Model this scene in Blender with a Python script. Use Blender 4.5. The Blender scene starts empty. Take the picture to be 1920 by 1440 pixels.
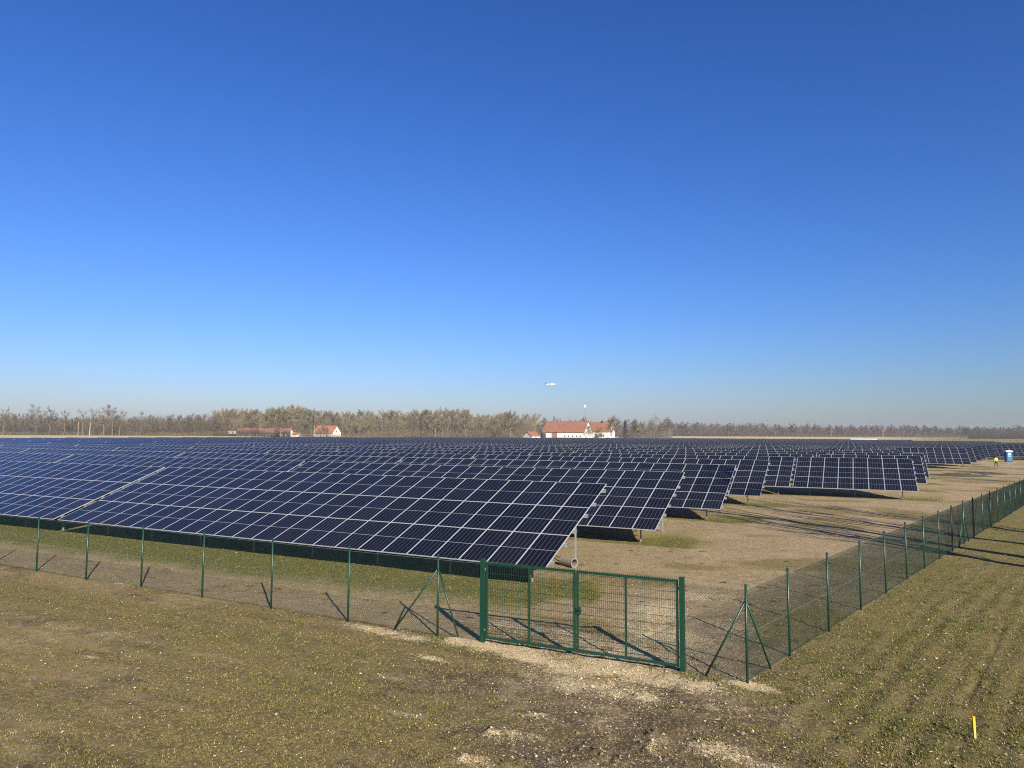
import bpy, bmesh, math, random
import numpy as np
from mathutils import Vector, Matrix

random.seed(7)
rng = np.random.default_rng(11)
scene = bpy.context.scene
COL = scene.collection
R = math.radians

# ------------------------------------------------------------------ camera calibration (pixels of the 1920x1440 photograph)
F, TH, RO, CAMH = 1301.5, R(4.072), R(0.26), 5.357
AZ, TILT = R(26.6145), R(20.85)
U, V = 1.154, 2.298                         # module pitch
RISE, RUN = 3 * V * math.sin(TILT), 3 * V * math.cos(TILT)
HB, PITCH = 0.75, 11.006                    # low edge height, row pitch
OX, OY = 1.18, 24.084                       # right low corner of the front row
EX, EY = math.cos(AZ), -math.sin(AZ)        # along the rows, to the right
NX, NY = math.sin(AZ), math.cos(AZ)         # up the slope, away from the camera
SUN_AZ, SUN_EL = R(180 - 23.8), R(28.0)     # azimuth from +Y towards +X


def pix_dir(x, y):
    x -= 960; y -= 720
    c, s = math.cos(RO), math.sin(RO)
    x, y = c * x + s * y, -s * x + c * y
    return Vector((x, F * math.cos(TH) + y * math.sin(TH), F * math.sin(TH) - y * math.cos(TH)))


def ground_at(x, y, z=0.0):
    d = pix_dir(x, y)
    t = (z - CAMH) / d.z
    return d.x * t, d.y * t


def at_depth(x, y, depth):
    d = pix_dir(x, y)
    t = depth / d.y
    return Vector((d.x * t, depth, CAMH + d.z * t))


def to_px(p):
    X, Y, Z = p[0], p[1], p[2] - CAMH
    d = Y * math.cos(TH) + Z * math.sin(TH)
    if d < 0.1:
        return None
    u = Z * math.cos(TH) - Y * math.sin(TH)
    x, y = F * X / d, -F * u / d
    c, s = math.cos(RO), math.sin(RO)
    return 960 + c * x - s * y, 720 + s * x + c * y


def LN(x, y):
    return -((x - OX) * EX + (y - OY) * EY), (x - OX) * NX + (y - OY) * NY


def from_LN(l, n):
    return OX - l * EX + n * NX, OY - l * EY + n * NY


# ------------------------------------------------------------------ terrain
def hash2(ix, iy, seed):
    h = (ix.astype(np.int64) * 374761393 + iy.astype(np.int64) * 668265263 + seed * 2147483647) & 0xFFFFFFFF
    h = ((h ^ (h >> 13)) * 1274126177) & 0xFFFFFFFF
    return ((h ^ (h >> 16)) & 0xFFFF) / 65535.0


def vnoise(x, y, seed=0):
    x0, y0 = np.floor(x), np.floor(y)
    fx, fy = x - x0, y - y0
    fx, fy = fx * fx * (3 - 2 * fx), fy * fy * (3 - 2 * fy)
    a, b = hash2(x0, y0, seed), hash2(x0 + 1, y0, seed)
    c, d = hash2(x0, y0 + 1, seed), hash2(x0 + 1, y0 + 1, seed)
    return (a + (b - a) * fx) * (1 - fy) + (c + (d - c) * fx) * fy


def fbm(x, y, seed=0, octs=4):
    s, a, t = 0, 0.5, 0
    for i in range(octs):
        s = s + a * vnoise(x * 2 ** i, y * 2 ** i, seed + i); t += a; a *= 0.5
    return s / t


def sstep(a, b, x):
    t = np.clip((x - a) / (b - a), 0, 1)
    return t * t * (3 - 2 * t)


EDGE_A = np.radians([-180, -60, -36.4, -20, 0, 20, 26, 36.4, 60, 180])
EDGE_D = np.array([300, 300, 300, 345, 372, 395, 395, 275, 270, 300.0])


def edge_dist(x, y):
    return np.interp(np.arctan2(x, y), EDGE_A, EDGE_D)


FX0, FY0, FDX, FDY = 5.11, 15.40, 0.663, 0.749          # right fence: corner and direction
RUT = [ground_at(*p) for p in ((1885, 1165), (1862, 1215), (1830, 1275), (1800, 1325))]
CLODS = [(ground_at(a, b), r, h) for a, b, r, h in (
    (925, 1380, .28, .10), (1000, 1385, .25, .08), (880, 1432, .3, .09), (1010, 1350, .35, .06), (830, 1432, .22, .08), (1100, 1425, .5, .07),
    (1230, 1385, .22, .12), (1225, 1405, .25, .09), (845, 1358, .14, .06), (1120, 1347, .15, .05), (1195, 1310, .12, .05), (1340, 1400, .6, .06), (1045, 1400, .45, -.06),
    (960, 1440, .3, .08), (1150, 1440, .5, .06), (1290, 1420, .35, .05), (1782, 972, .75, -.12), (1500, 1040, .9, .05), (1560, 1005, 1.3, .05))]


def seg_dist(x, y, pts):
    best = np.full(np.shape(x), 1e9)
    for (ax, ay), (bx, by) in zip(pts[:-1], pts[1:]):
        dx, dy = bx - ax, by - ay
        t = np.clip(((x - ax) * dx + (y - ay) * dy) / (dx * dx + dy * dy), 0, 1)
        best = np.minimum(best, np.hypot(x - ax - t * dx, y - ay - t * dy))
    return best


def height(x, y):
    x, y = np.asarray(x, float), np.asarray(y, float)
    d = np.hypot(x, y)
    de = edge_dist(x, y)
    h = 3.0 * sstep(de + 15, de + 110, d) + 1.2 * sstep(480, 1000, d)
    near = 1 - sstep(60, 140, d)
    h = h + (fbm(x * .35, y * .35, 3, 3) - .5) * .09 * near
    nn = 1 - sstep(22, 45, d)
    h = h + (fbm(x * 2.2, y * 2.2, 9, 4) - .5) * .070 * nn
    h = h + (fbm(x * 8.5, y * 8.5, 15, 3) - .5) * .034 * nn
    l_, n_ = LN(x, y)
    h = h + .009 * np.sin(n_ * 7.5) * (1 - sstep(-6.6, -6.1, n_)) * nn
    h = h - .045 * np.exp(-(seg_dist(x, y, RUT) / .09) ** 2) * nn * (.6 + 1.2 * vnoise(x * 1.3, y * 1.3, 17))
    side = (x - FX0) * FDY - (y - FY0) * FDX
    h = h + .014 * np.sin(side * 11 + 3 * (fbm(x * .5, y * .5, 19, 2) - .5)) * sstep(.6, 1.6, side) * nn
    for (cx, cy), r, a in CLODS:
        q = np.exp(-(((x - cx) ** 2 + (y - cy) ** 2) / r ** 2))
        h = h + a * q * (.35 + 1.3 * fbm(x * 7, y * 7, 21, 3))
    return h


def hz(x, y):
    return float(height(np.array([x]), np.array([y]))[0])


def blobs(x, y, lst):
    m = np.zeros(np.shape(x))
    for px, py, rx, ry, s in lst:
        gx, gy = ground_at(px, py)
        a, b = (x - gx) * EX + (y - gy) * EY, (x - gx) * NX + (y - gy) * NY
        m = np.maximum(m, s * np.exp(-((a / rx) ** 2 + (b / ry) ** 2)))
    return m


GRAVEL = [(705, 1180, 1.1, .28, .9), (765, 1192, .7, .25, .8), (930, 1212, 1.3, .42, 1), (1000, 1232, .9, .35, .9), (870, 1204, .7, .35, .9), (810, 1235, .5, .14, .6),
          (1130, 1255, 1.5, .7, 1), (1070, 1285, .9, .5, .8), (1250, 1278, .9, .4, .9), (1170, 1305, 1.1, .5, .75), (1310, 1290, .7, .4, .9), (1412, 1288, .5, .25, .8),
          (1235, 1150, .8, 1.5, .85), (1150, 1215, 1, .8, .7), (1050, 1190, 1.2, .5, .6), (1310, 1120, 1.1, .7, .6), (1250, 1190, 1, .9, .7), (950, 1170, 1.5, .4, .5),
          (1000, 1345, .6, .22, .75), (975, 1382, .5, .28, .8), (930, 1385, .3, .2, .8), (870, 1428, .5, .2, .6), (1340, 1410, .8, .4, .7), (1400, 1425, .8, .35, .7), (1225, 1405, .14, .3, .8),
          (1130, 1330, .9, .5, .45), (750, 1275, .6, .12, .55), (760, 1340, .7, .12, .55), (680, 1240, .5, .1, .4), (1385, 1180, .9, 1.2, .35), (1330, 1040, .8, .4, .2), (170, 1232, .35, .12, .6),
          (224, 1093, .35, .1, .8), (1325, 1325, .4, .25, .5), (1500, 1290, .5, .3, .3), (600, 1045, .5, .14, .5), (540, 1035, .4, .1, .4), (590, 1095, .5, .1, .4)]
SOIL = [(1000, 1300, 2.6, 1.1, .9), (850, 1290, 1.3, .5, .8), (1150, 1350, 2.6, 1.3, 1), (1050, 1420, 2, .8, 1), (1350, 1330, 1.6, .8, .9), (900, 1380, 1.2, .5, .6), (1450, 1210, 1, 1.2, .5),
        (1220, 1440, 2, .8, .9), (1420, 1240, 1, 1, .6), (1500, 1260, .8, .6, .4), (1400, 1400, 1.3, .8, .6), (680, 1420, 1.0, .4, .3)]


def zones(x, y):
    """gravel, green grass, dry grass, 0..1 each; what is left is bare soil"""
    l, n = LN(x, y)
    d = np.hypot(x, y)
    wob = (fbm(x * .8, y * .8, 41, 4) - .5)
    fine = fbm(x * 2.5, y * 2.5, 77, 3)
    gr = blobs(x + wob * .6, y - wob * .6, GRAVEL)
    gr = np.clip(gr * (.35 + 1.25 * fine) + .30 * np.exp(-(((l + 4.2) / 3.6) ** 2 + ((n + 5.2) / 2.6) ** 2)) * (.3 + 1.3 * fine), 0, 1)
    so = blobs(x + wob * 1.2, y + wob * 1.2, SOIL)
    gr = np.maximum(gr * (1 - .35 * so), .26 * so * (.3 + 1.2 * fbm(x * 1.3, y * 1.3, 29, 3)))
    s_f = (x - FX0) * FDX + (y - FY0) * FDY
    side = (x - FX0) * FDY - (y - FY0) * FDX             # >0: outside, right of the right fence
    inside = (n > -5.9) & (side < 0)
    u = -0.092 * n - l                                    # distance past the row ends into the open track
    u = u - 9.9 * ((n > 42) & (n < 105)) - 16 * (n >= 105) - 40 * (n > 170)
    lane = sstep(.4, 2.2, u + wob * 2.5)
    # inside the fence
    strip = np.exp(-((n + .6 + wob * 1.5) / 2.0) ** 2)
    tuft = np.exp(-(((n % PITCH) - 1.0) / 2.6) ** 2)
    green_in = np.where(lane < .99, np.where(n < 6, .08 + 1.15 * strip, .24 + .34 * tuft) * (1 - lane) + lane * .14 * sstep(.45, .7, fbm(x * .3, y * .3, 5, 3)), 0)
    edge_g = np.exp(-((u - .8) / 1.8) ** 2) * .40 * tuft
    nearf = np.exp(-(side / 2.2) ** 2) * .35
    green_in = np.clip(green_in + edge_g + nearf * (n > -3), 0, 1) * (.55 + .9 * fbm(x * .6, y * .6, 13, 3))
    dry_in = np.clip((1 - lane) * (.26 + .3 * tuft) + lane * (.18 + .5 * sstep(.48, .66, fbm(x * .22, y * .35, 31, 3))), 0, 1)
    big = fbm(x * .25, y * .25, 51, 3)
    # outside
    bands = fbm(l * .10 + wob * .3, n * .95, 83, 3)
    bands = sstep(.36, .64, bands)
    patch = sstep(.40, .62, fbm(x * .55, y * .55, 87, 4))
    rows = .5 + .5 * np.sin(side * 11 + 3 * (fbm(x * .5, y * .5, 19, 2) - .5))
    bn0 = sstep(.35, .62, fbm(l * .07 + wob * .4, n * .62, 23, 3))
    green_out = np.where(side > 0, .32 + .17 * rows + .18 * patch, .10 + .34 * sstep(.42, .68, big) + .26 * bands - .14 * bn0)
    dry_out = np.where(side > 0, .58 - .08 * rows + .14 * (1 - patch), .50 - .22 * bn0 + .2 * (1 - bands) + .12 * patch)
    green = np.where(inside, green_in, green_out * (.5 + 1.0 * fine)) * (1 - .9 * so)
    dry = np.where(inside, dry_in, dry_out) * (1 - .8 * so)
    far = sstep(260, 330, d - edge_dist(x, y) + 300)
    green = green * (1 - far) + far * (.04 + .6 * sstep(R(27), R(33), np.arctan2(x, y)))
    dry = dry * (1 - far) + far
    gr = gr * (1 - far) + far * (.62 - .35 * sstep(R(27), R(33), np.arctan2(x, y)))
    bn = sstep(.35, .62, fbm(l * .07 + wob * .4, n * .62, 23, 3))
    d_left = .95 - .75 * bn * sstep(.3, .6, patch * .5 + .5 * fine)
    d_right = .82 - .28 * rows - .25 * (1 - patch) * fine
    rowl = (.5 + .5 * np.sin(n * 7.5 + 2.2 * wob)) * sstep(.3, .7, fbm(l * .15, n * .5, 67, 3)) * (n < -6.2) * (side < 0)
    d_left = np.clip(d_left - .35 * rowl, 0, 1)
    damp = np.where(inside, .08 + .45 * np.exp(-((side + 1.5) / 1.5) ** 2) * (n > -3), np.where(side > 0, d_right, d_left)) * (1 - so) + so * (.75 + .6 * sstep(.4, .6, fbm(x * 1.1, y * 1.1, 37, 3)))
    damp = np.clip(damp * (1 - far) * (.5 + fine), 0, 1)
    return gr, np.clip(green, 0, 1), np.clip(dry, 0, 1), damp


# ------------------------------------------------------------------ mesh helpers
class MB:
    def __init__(self):
        self.v, self.f, self.m, self.uv = [], [], [], {}

    def add(self, verts, faces, mat=0):
        b = len(self.v)
        self.v += [tuple(p) for p in verts]
        for f in faces:
            self.f.append(tuple(b + i for i in f)); self.m.append(mat)
        return b

    def box(self, x0, y0, z0, x1, y1, z1, mat=0, M=None):
        vs = [Vector((x, y, z)) for z in (z0, z1) for y in (y0, y1) for x in (x0, x1)]
        if M is not None:
            vs = [M @ p for p in vs]
        self.add(vs, [(0, 2, 3, 1), (4, 5, 7, 6), (0, 1, 5, 4), (2, 6, 7, 3), (0, 4, 6, 2), (1, 3, 7, 5)], mat)

    def bar(self, a, b, w, h=None, mat=0, up=(0, 0, 1)):
        a, b = Vector(a), Vector(b)
        h = h or w
        d = (b - a).normalized(); up = Vector(up)
        if abs(d.dot(up)) > .98:
            up = Vector((0, 1, 0))
        s = d.cross(up).normalized(); t = s.cross(d)
        vs = [p + s * (w / 2 * i) + t * (h / 2 * j) for p in (a, b) for i, j in ((-1, -1), (1, -1), (1, 1), (-1, 1))]
        self.add(vs, [(3, 2, 1, 0), (4, 5, 6, 7), (0, 1, 5, 4), (1, 2, 6, 5), (2, 3, 7, 6), (3, 0, 4, 7)], mat)

    def tube(self, pts, rad, n=8, mat=0, cap=True):
        pts = [Vector(p) for p in pts]
        rad = rad if isinstance(rad, (list, tuple)) else [rad] * len(pts)
        b = len(self.v)
        for i, p in enumerate(pts):
            d = (pts[min(i + 1, len(pts) - 1)] - pts[max(i - 1, 0)]).normalized()
            up = Vector((0, 0, 1)) if abs(d.z) < .95 else Vector((1, 0, 0))
            s = d.cross(up).normalized(); t = s.cross(d)
            for k in range(n):
                a = 2 * math.pi * k / n
                self.v.append(tuple(p + (s * math.cos(a) + t * math.sin(a)) * rad[i]))
        for i in range(len(pts) - 1):
            for k in range(n):
                self.f.append((b + i * n + k, b + i * n + (k + 1) % n, b + (i + 1) * n + (k + 1) % n, b + (i + 1) * n + k)); self.m.append(mat)
        if cap:
            self.f.append(tuple(b + k for k in range(n))[::-1]); self.m.append(mat)
            e = b + (len(pts) - 1) * n
            self.f.append(tuple(e + k for k in range(n))); self.m.append(mat)

    def mesh(self, name, mats, smooth=False):
        me = bpy.data.meshes.new(name)
        me.from_pydata(self.v, [], self.f)
        for m in (mats if isinstance(mats, (list, tuple)) else [mats]):
            me.materials.append(m)
        me.polygons.foreach_set('material_index', self.m)
        if smooth:
            me.polygons.foreach_set('use_smooth', [True] * len(self.f))
        me.update()
        return me

    def obj(self, name, mats, parent=None, smooth=False):
        return link(name, self.mesh(name, mats, smooth), parent)


def link(name, data, parent=None):
    o = bpy.data.objects.new(name, data)
    COL.objects.link(o)
    if parent is not None:
        o.parent = parent
    return o


def tag(o, label=None, cat=None, group=None, kind=None):
    for k, v in (('label', label), ('category', cat), ('group', group), ('kind', kind)):
        if v:
            o[k] = v
    return o


def empty(name, loc, rz=0.0, label=None, cat=None, group=None):
    o = bpy.data.objects.new(name, None)
    COL.objects.link(o)
    o.empty_display_size = .2
    o.location = loc; o.rotation_euler = (0, 0, rz)
    return tag(o, label, cat, group)


def np_mesh(name, verts, faces, mat, tint=None, smooth=False):
    """verts (n,3), faces (m,k) arrays"""
    me = bpy.data.meshes.new(name)
    k = faces.shape[1]
    me.vertices.add(len(verts)); me.vertices.foreach_set('co', verts.astype(np.float32).ravel())
    me.loops.add(faces.size); me.loops.foreach_set('vertex_index', faces.astype(np.int32).ravel())
    me.polygons.add(len(faces)); me.polygons.foreach_set('loop_start', np.arange(0, faces.size, k, dtype=np.int32))
    if smooth:
        me.polygons.foreach_set('use_smooth', np.ones(len(faces), dtype=bool))
    me.materials.append(mat)
    me.update(calc_edges=True); me.validate()
    if tint is not None:
        at = me.color_attributes.new('tint', 'FLOAT_COLOR', 'POINT')
        at.data.foreach_set('color', np.c_[tint * K, np.ones(len(tint))].astype(np.float32).ravel())
    return me


# ------------------------------------------------------------------ materials
K = .74        # albedo scale that goes with the exposure


def kc(c):
    return tuple(v * K for v in c)


def mat(name, color=(.5, .5, .5), rough=.6, metal=0.0, noise=None, bump=None, spec=.5, tint=False, rand=0.0):
    color = kc(color)
    m = bpy.data.materials.new(name); m.use_nodes = True
    nt = m.node_tree; bs = nt.nodes['Principled BSDF']
    bs.inputs['Base Color'].default_value = (*color, 1); bs.inputs['Roughness'].default_value = rough
    bs.inputs['Metallic'].default_value = metal; bs.inputs['Specular IOR Level'].default_value = spec
    out = None
    if tint:
        a = nt.nodes.new('ShaderNodeAttribute'); a.attribute_name = 'tint'; out = a.outputs['Color']
    if noise:
        sc, amt = noise
        tc = nt.nodes.new('ShaderNodeTexCoord')
        nz = nt.nodes.new('ShaderNodeTexNoise'); nz.inputs['Scale'].default_value = sc; nz.inputs['Detail'].default_value = 5
        nt.links.new(tc.outputs['Object'], nz.inputs['Vector'])
        mr = nt.nodes.new('ShaderNodeMapRange'); mr.inputs[1].default_value = .25; mr.inputs[2].default_value = .75
        mr.inputs[3].default_value = 1 - amt; mr.inputs[4].default_value = 1 + amt
        nt.links.new(nz.outputs['Fac'], mr.inputs[0])
        mx = nt.nodes.new('ShaderNodeMix'); mx.data_type = 'RGBA'; mx.blend_type = 'MULTIPLY'; mx.inputs[0].default_value = 1
        if out is not None:
            nt.links.new(out, mx.inputs[6])
        else:
            mx.inputs[6].default_value = (*color, 1)
        nt.links.new(mr.outputs[0], mx.inputs[7]); out = mx.outputs[2]
        if bump:
            bp = nt.nodes.new('ShaderNodeBump'); bp.inputs['Strength'].default_value = bump; bp.inputs['Distance'].default_value = .02
            nt.links.new(nz.outputs['Fac'], bp.inputs['Height']); nt.links.new(bp.outputs['Normal'], bs.inputs['Normal'])
    if rand:
        oi = nt.nodes.new('ShaderNodeObjectInfo')
        hs = nt.nodes.new('ShaderNodeHueSaturation')
        if out is not None:
            nt.links.new(out, hs.inputs['Color'])
        else:
            hs.inputs['Color'].default_value = (*color, 1)
        mr = nt.nodes.new('ShaderNodeMapRange'); mr.inputs[3].default_value = 1 - rand; mr.inputs[4].default_value = 1 + rand
        nt.links.new(oi.outputs['Random'], mr.inputs[0]); nt.links.new(mr.outputs[0], hs.inputs['Value'])
        out = hs.outputs['Color']
    if out is not None:
        nt.links.new(out, bs.inputs['Base Color'])
    return m


def math_node(nt, op, a, b=None, c=None):
    n = nt.nodes.new('ShaderNodeMath'); n.operation = op
    for i, x in enumerate((a, b, c)):
        if x is None:
            continue
        if isinstance(x, (int, float)):
            n.inputs[i].default_value = x
        else:
            nt.links.new(x, n.inputs[i])
    return n.outputs[0]


def cell_material():
    m = bpy.data.materials.new('photovoltaic_glass'); m.use_nodes = True
    nt = m.node_tree; bs = nt.nodes['Principled BSDF']; L = nt.links.new
    uv = nt.nodes.new('ShaderNodeUVMap'); uv.uv_map = 'UVMap'
    sp = nt.nodes.new('ShaderNodeSeparateXYZ'); L(uv.outputs[0], sp.inputs[0])
    u, v = sp.outputs[0], sp.outputs[1]
    fu, fv = math_node(nt, 'FRACT', u), math_node(nt, 'FRACT', v)
    iu, iv = math_node(nt, 'FLOOR', u), math_node(nt, 'FLOOR', v)
    oi = nt.nodes.new('ShaderNodeObjectInfo')
    cb = nt.nodes.new('ShaderNodeCombineXYZ'); L(iu, cb.inputs[0]); L(iv, cb.inputs[1]); L(oi.outputs['Random'], cb.inputs[2])
    wn = nt.nodes.new('ShaderNodeTexWhiteNoise'); wn.noise_dimensions = '3D'; L(cb.outputs[0], wn.inputs['Vector'])
    rp = nt.nodes.new('ShaderNodeValToRGB'); L(wn.outputs['Value'], rp.inputs[0])
    rp.color_ramp.elements[0].color = (.0048, .0050, .0078, 1); rp.color_ramp.elements[1].color = (.0078, .0080, .0135, 1)
    e = rp.color_ramp.elements.new(.55); e.color = (.0062, .0064, .0100, 1)
    # gaps between the six cell columns, the wide gap across the middle, and the white rim of the laminate
    cu = math_node(nt, 'ABSOLUTE', math_node(nt, 'SUBTRACT', math_node(nt, 'FRACT', math_node(nt, 'ADD', math_node(nt, 'MULTIPLY', fu, 6), .5)), .5))
    colgap = math_node(nt, 'LESS_THAN', cu, .021)
    mid = math_node(nt, 'LESS_THAN', math_node(nt, 'ABSOLUTE', math_node(nt, 'SUBTRACT', fv, .5)), .0050)
    eu = math_node(nt, 'GREATER_THAN', math_node(nt, 'ABSOLUTE', math_node(nt, 'SUBTRACT', fu, .5)), .4865)
    ev = math_node(nt, 'GREATER_THAN', math_node(nt, 'ABSOLUTE', math_node(nt, 'SUBTRACT', fv, .5)), .4935)
    rim = math_node(nt, 'MAXIMUM', eu, ev)
    cc = math_node(nt, 'FRACT', math_node(nt, 'MULTIPLY', fv, 24))
    rows = math_node(nt, 'MULTIPLY', math_node(nt, 'LESS_THAN', cc, .04), .02)
    g = math_node(nt, 'MAXIMUM', math_node(nt, 'MULTIPLY', colgap, .42), math_node(nt, 'MAXIMUM', math_node(nt, 'MULTIPLY', mid, .75), rows))
    g = math_node(nt, 'MAXIMUM', g, rim)
    mx = nt.nodes.new('ShaderNodeMix'); mx.data_type = 'RGBA'; L(g, mx.inputs[0]); L(rp.outputs[0], mx.inputs[6]); mx.inputs[7].default_value = (.32, .33, .35, 1)
    L(mx.outputs[2], bs.inputs['Base Color'])
    bs.inputs['Roughness'].default_value = .16; bs.inputs['IOR'].default_value = 1.24
    nz = nt.nodes.new('ShaderNodeTexNoise'); nz.inputs['Scale'].default_value = 1.3
    tc = nt.nodes.new('ShaderNodeTexCoord'); L(tc.outputs['Object'], nz.inputs['Vector'])
    mr = nt.nodes.new('ShaderNodeMapRange'); mr.inputs[3].default_value = .12; mr.inputs[4].default_value = .24
    L(nz.outputs['Fac'], mr.inputs[0]); L(mr.outputs[0], bs.inputs['Roughness'])
    return m


def ground_material():
    m = bpy.data.materials.new('field_ground'); m.use_nodes = True
    nt = m.node_tree; bs = nt.nodes['Principled BSDF']; L = nt.links.new
    tc = nt.nodes.new('ShaderNodeTexCoord')

    def noise(scale, detail=4, rough=.6):
        n = nt.nodes.new('ShaderNodeTexNoise'); n.inputs['Scale'].default_value = scale; n.inputs['Detail'].default_value = detail; n.inputs['Roughness'].default_value = rough
        L(tc.outputs['Object'], n.inputs['Vector']); return n.outputs['Fac']

    def ramp(fac, *stops):
        stops = [(p, (c[0] * K, c[1] * K * .975, c[2] * K * .91)) for p, c in stops]
        r = nt.nodes.new('ShaderNodeValToRGB'); L(fac, r.inputs[0]); el = r.color_ramp.elements
        el[0].position, el[0].color = stops[0][0], (*stops[0][1], 1); el[1].position, el[1].color = stops[-1][0], (*stops[-1][1], 1)
        for p, c in stops[1:-1]:
            e = el.new(p); e.color = (*c, 1)
        return r.outputs[0]

    def mix(f, a, b):
        x = nt.nodes.new('ShaderNodeMix'); x.data_type = 'RGBA'; L(f, x.inputs[0]); L(a, x.inputs[6]); L(b, x.inputs[7]); return x.outputs[2]

    def smooth(x, a, b):
        r = nt.nodes.new('ShaderNodeMapRange'); r.interpolation_type = 'SMOOTHSTEP'; L(x, r.inputs[0]); r.inputs[1].default_value = a; r.inputs[2].default_value = b; return r.outputs[0]

    n_big, n_mid, n_fin, n_tiny = noise(.5), noise(3.2, 5), noise(15, 5, .7), noise(55, 4, .75)
    at = nt.nodes.new('ShaderNodeAttribute'); at.attribute_name = 'zone'
    sp = nt.nodes.new('ShaderNodeSeparateColor'); L(at.outputs['Color'], sp.inputs[0])
    gr, gn, dr = sp.outputs[0], sp.outputs[1], sp.outputs[2]
    def stretch(x, k):
        return math_node(nt, 'ADD', math_node(nt, 'MULTIPLY', math_node(nt, 'SUBTRACT', x, .5), k), .5)
    mixn = stretch(math_node(nt, 'ADD', math_node(nt, 'MULTIPLY', n_mid, .35), math_node(nt, 'ADD', math_node(nt, 'MULTIPLY', n_fin, .4), math_node(nt, 'MULTIPLY', n_tiny, .25))), 1.5)
    mixt = stretch(math_node(nt, 'ADD', math_node(nt, 'MULTIPLY', n_fin, .4), math_node(nt, 'MULTIPLY', n_tiny, .6)), 1.9)
    soilmix = math_node(nt, 'ADD', math_node(nt, 'MULTIPLY', n_big, .25), math_node(nt, 'MULTIPLY', mixn, .75))
    soil_dry = ramp(soilmix, (.30, (.235, .172, .104)), (.5, (.455, .342, .212)), (.70, (.68, .54, .35)))
    soil_wet = ramp(soilmix, (.30, (.060, .044, .026)), (.5, (.150, .112, .066)), (.70, (.29, .225, .14)))
    soil = mix(at.outputs['Alpha'], soil_dry, soil_wet)
    dryc = ramp(mixt, (.26, (.06, .045, .017)), (.5, (.235, .182, .073)), (.74, (.54, .44, .205)))
    grnc = ramp(mixt, (.26, (.032, .035, .009)), (.5, (.155, .152, .040)), (.74, (.36, .34, .105)))
    stone = ramp(mixt, (.26, (.28, .21, .115)), (.48, (.68, .54, .325)), (.72, (.98, .84, .57)))
    fd = smooth(math_node(nt, 'ADD', dr, math_node(nt, 'MULTIPLY', math_node(nt, 'SUBTRACT', mixn, .5), 2.2)), .32, .72)
    fg = smooth(math_node(nt, 'ADD', gn, math_node(nt, 'MULTIPLY', math_node(nt, 'SUBTRACT', mixt, .5), 2.6)), .35, .72)
    fs = smooth(math_node(nt, 'ADD', gr, math_node(nt, 'MULTIPLY', math_node(nt, 'SUBTRACT', mixt, .5), 2.4)), .38, .70)
    c = mix(fs, mix(fg, mix(fd, soil, dryc), grnc), stone)
    L(c, bs.inputs['Base Color'])
    bs.inputs['Roughness'].default_value = .95; bs.inputs['Specular IOR Level'].default_value = .15
    hgt = math_node(nt, 'ADD', math_node(nt, 'MULTIPLY', n_fin, .6), math_node(nt, 'MULTIPLY', n_tiny, .4))
    bp = nt.nodes.new('ShaderNodeBump'); bp.inputs['Strength'].default_value = 1.0; bp.inputs['Distance'].default_value = .10
    L(hgt, bp.inputs['Height']); L(bp.outputs['Normal'], bs.inputs['Normal'])
    return m


M = {}
M['cells'] = cell_material()
M['alu'] = mat('anodised_aluminium', (.52, .53, .55), .45, .2, spec=.5)
M['back'] = mat('white_backsheet', (.6, .6, .6), .6)
M['steel'] = mat('galvanised_steel', (.30, .32, .34), .55, .15, noise=(9, .2))
M['green'] = mat('green_powder_coat', (.0048, .046, .027), .40, noise=(25, .15), spec=.5)
M['wire'] = mat('green_plastic_coated_wire', (.007, .043, .028), .42)
M['tension'] = mat('galvanised_tension_wire', (.30, .36, .31), .4, .5)
M['ground'] = ground_material()
M['blade'] = mat('grass_blades', rough=.75, tint=True, spec=.2)
M['pebble'] = mat('limestone_pebbles', rough=.9, tint=True, spec=.2)
M['clod'] = mat('crumbly_soil', (.27, .20, .125), .95, noise=(30, .35), spec=.1)
M['leaf'] = mat('dead_leaves', rough=.8, tint=True, spec=.2)
M['water'] = mat('puddle_water', (.03, .028, .025), .04, spec=.6)
M['bark'] = mat('grey_brown_bark', (.15, .122, .092), .9, noise=(2, .3), rand=.35)
M['barkpale'] = mat('pale_bark', (.27, .225, .16), .9, noise=(2, .3), rand=.2)
M['twig_brown'] = mat('brown_twigs', (.145, .110, .078), .9, rand=.35)
M['twig_olive'] = mat('olive_twigs', (.215, .178, .10), .9, rand=.35)
M['twig_grey'] = mat('grey_twigs', (.155, .122, .09), .9, rand=.3)
M['brush'] = mat('dry_undergrowth', rough=.9, tint=True)
M['needle'] = mat('dark_needles', (.03, .045, .022), .8, noise=(3, .4))
M['limewash'] = mat('limewashed_wall', (.80, .77, .71), .85, noise=(.6, .08))
M['tile'] = mat('red_clay_tiles', (.30, .125, .075), .85, noise=(.8, .3))
M['tile_b'] = mat('orange_clay_tiles', (.36, .14, .08), .8, noise=(.8, .2))
M['tile_dull'] = mat('weathered_dull_tiles', (.21, .10, .065), .9, noise=(.5, .35))
M['dark'] = mat('dark_timber', (.035, .03, .028), .8)
M['brown'] = mat('brown_door_timber', (.36, .17, .10), .8)
M['pane'] = mat('window_glass', (.03, .035, .045), .15)
M['glintwhite'] = mat('glint_white', (.8, .82, .85), .35)  # near-white colour painting the sun glint of distant panel glass
M['wood'] = mat('weathered_pole_timber', (.50, .40, .28), .85, noise=(3, .2))
M['pipe'] = mat('concrete_pipe', (.24, .215, .185), .9, noise=(8, .25), bump=.3)
M['black'] = mat('black_rubber', (.012, .012, .012), .6)
M['stake'] = mat('yellow_paint', (.90, .47, .02), .6, noise=(30, .15))
M['stakewood'] = mat('bare_stake_timber', (.60, .42, .19), .8, noise=(20, .2))
M['blue'] = mat('blue_moulded_plastic', (.012, .17, .36), .45)
M['white'] = mat('white_moulded_plastic', (.82, .84, .85), .4)
M['skin'] = mat('skin', (.5, .3, .22), .6)
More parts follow.
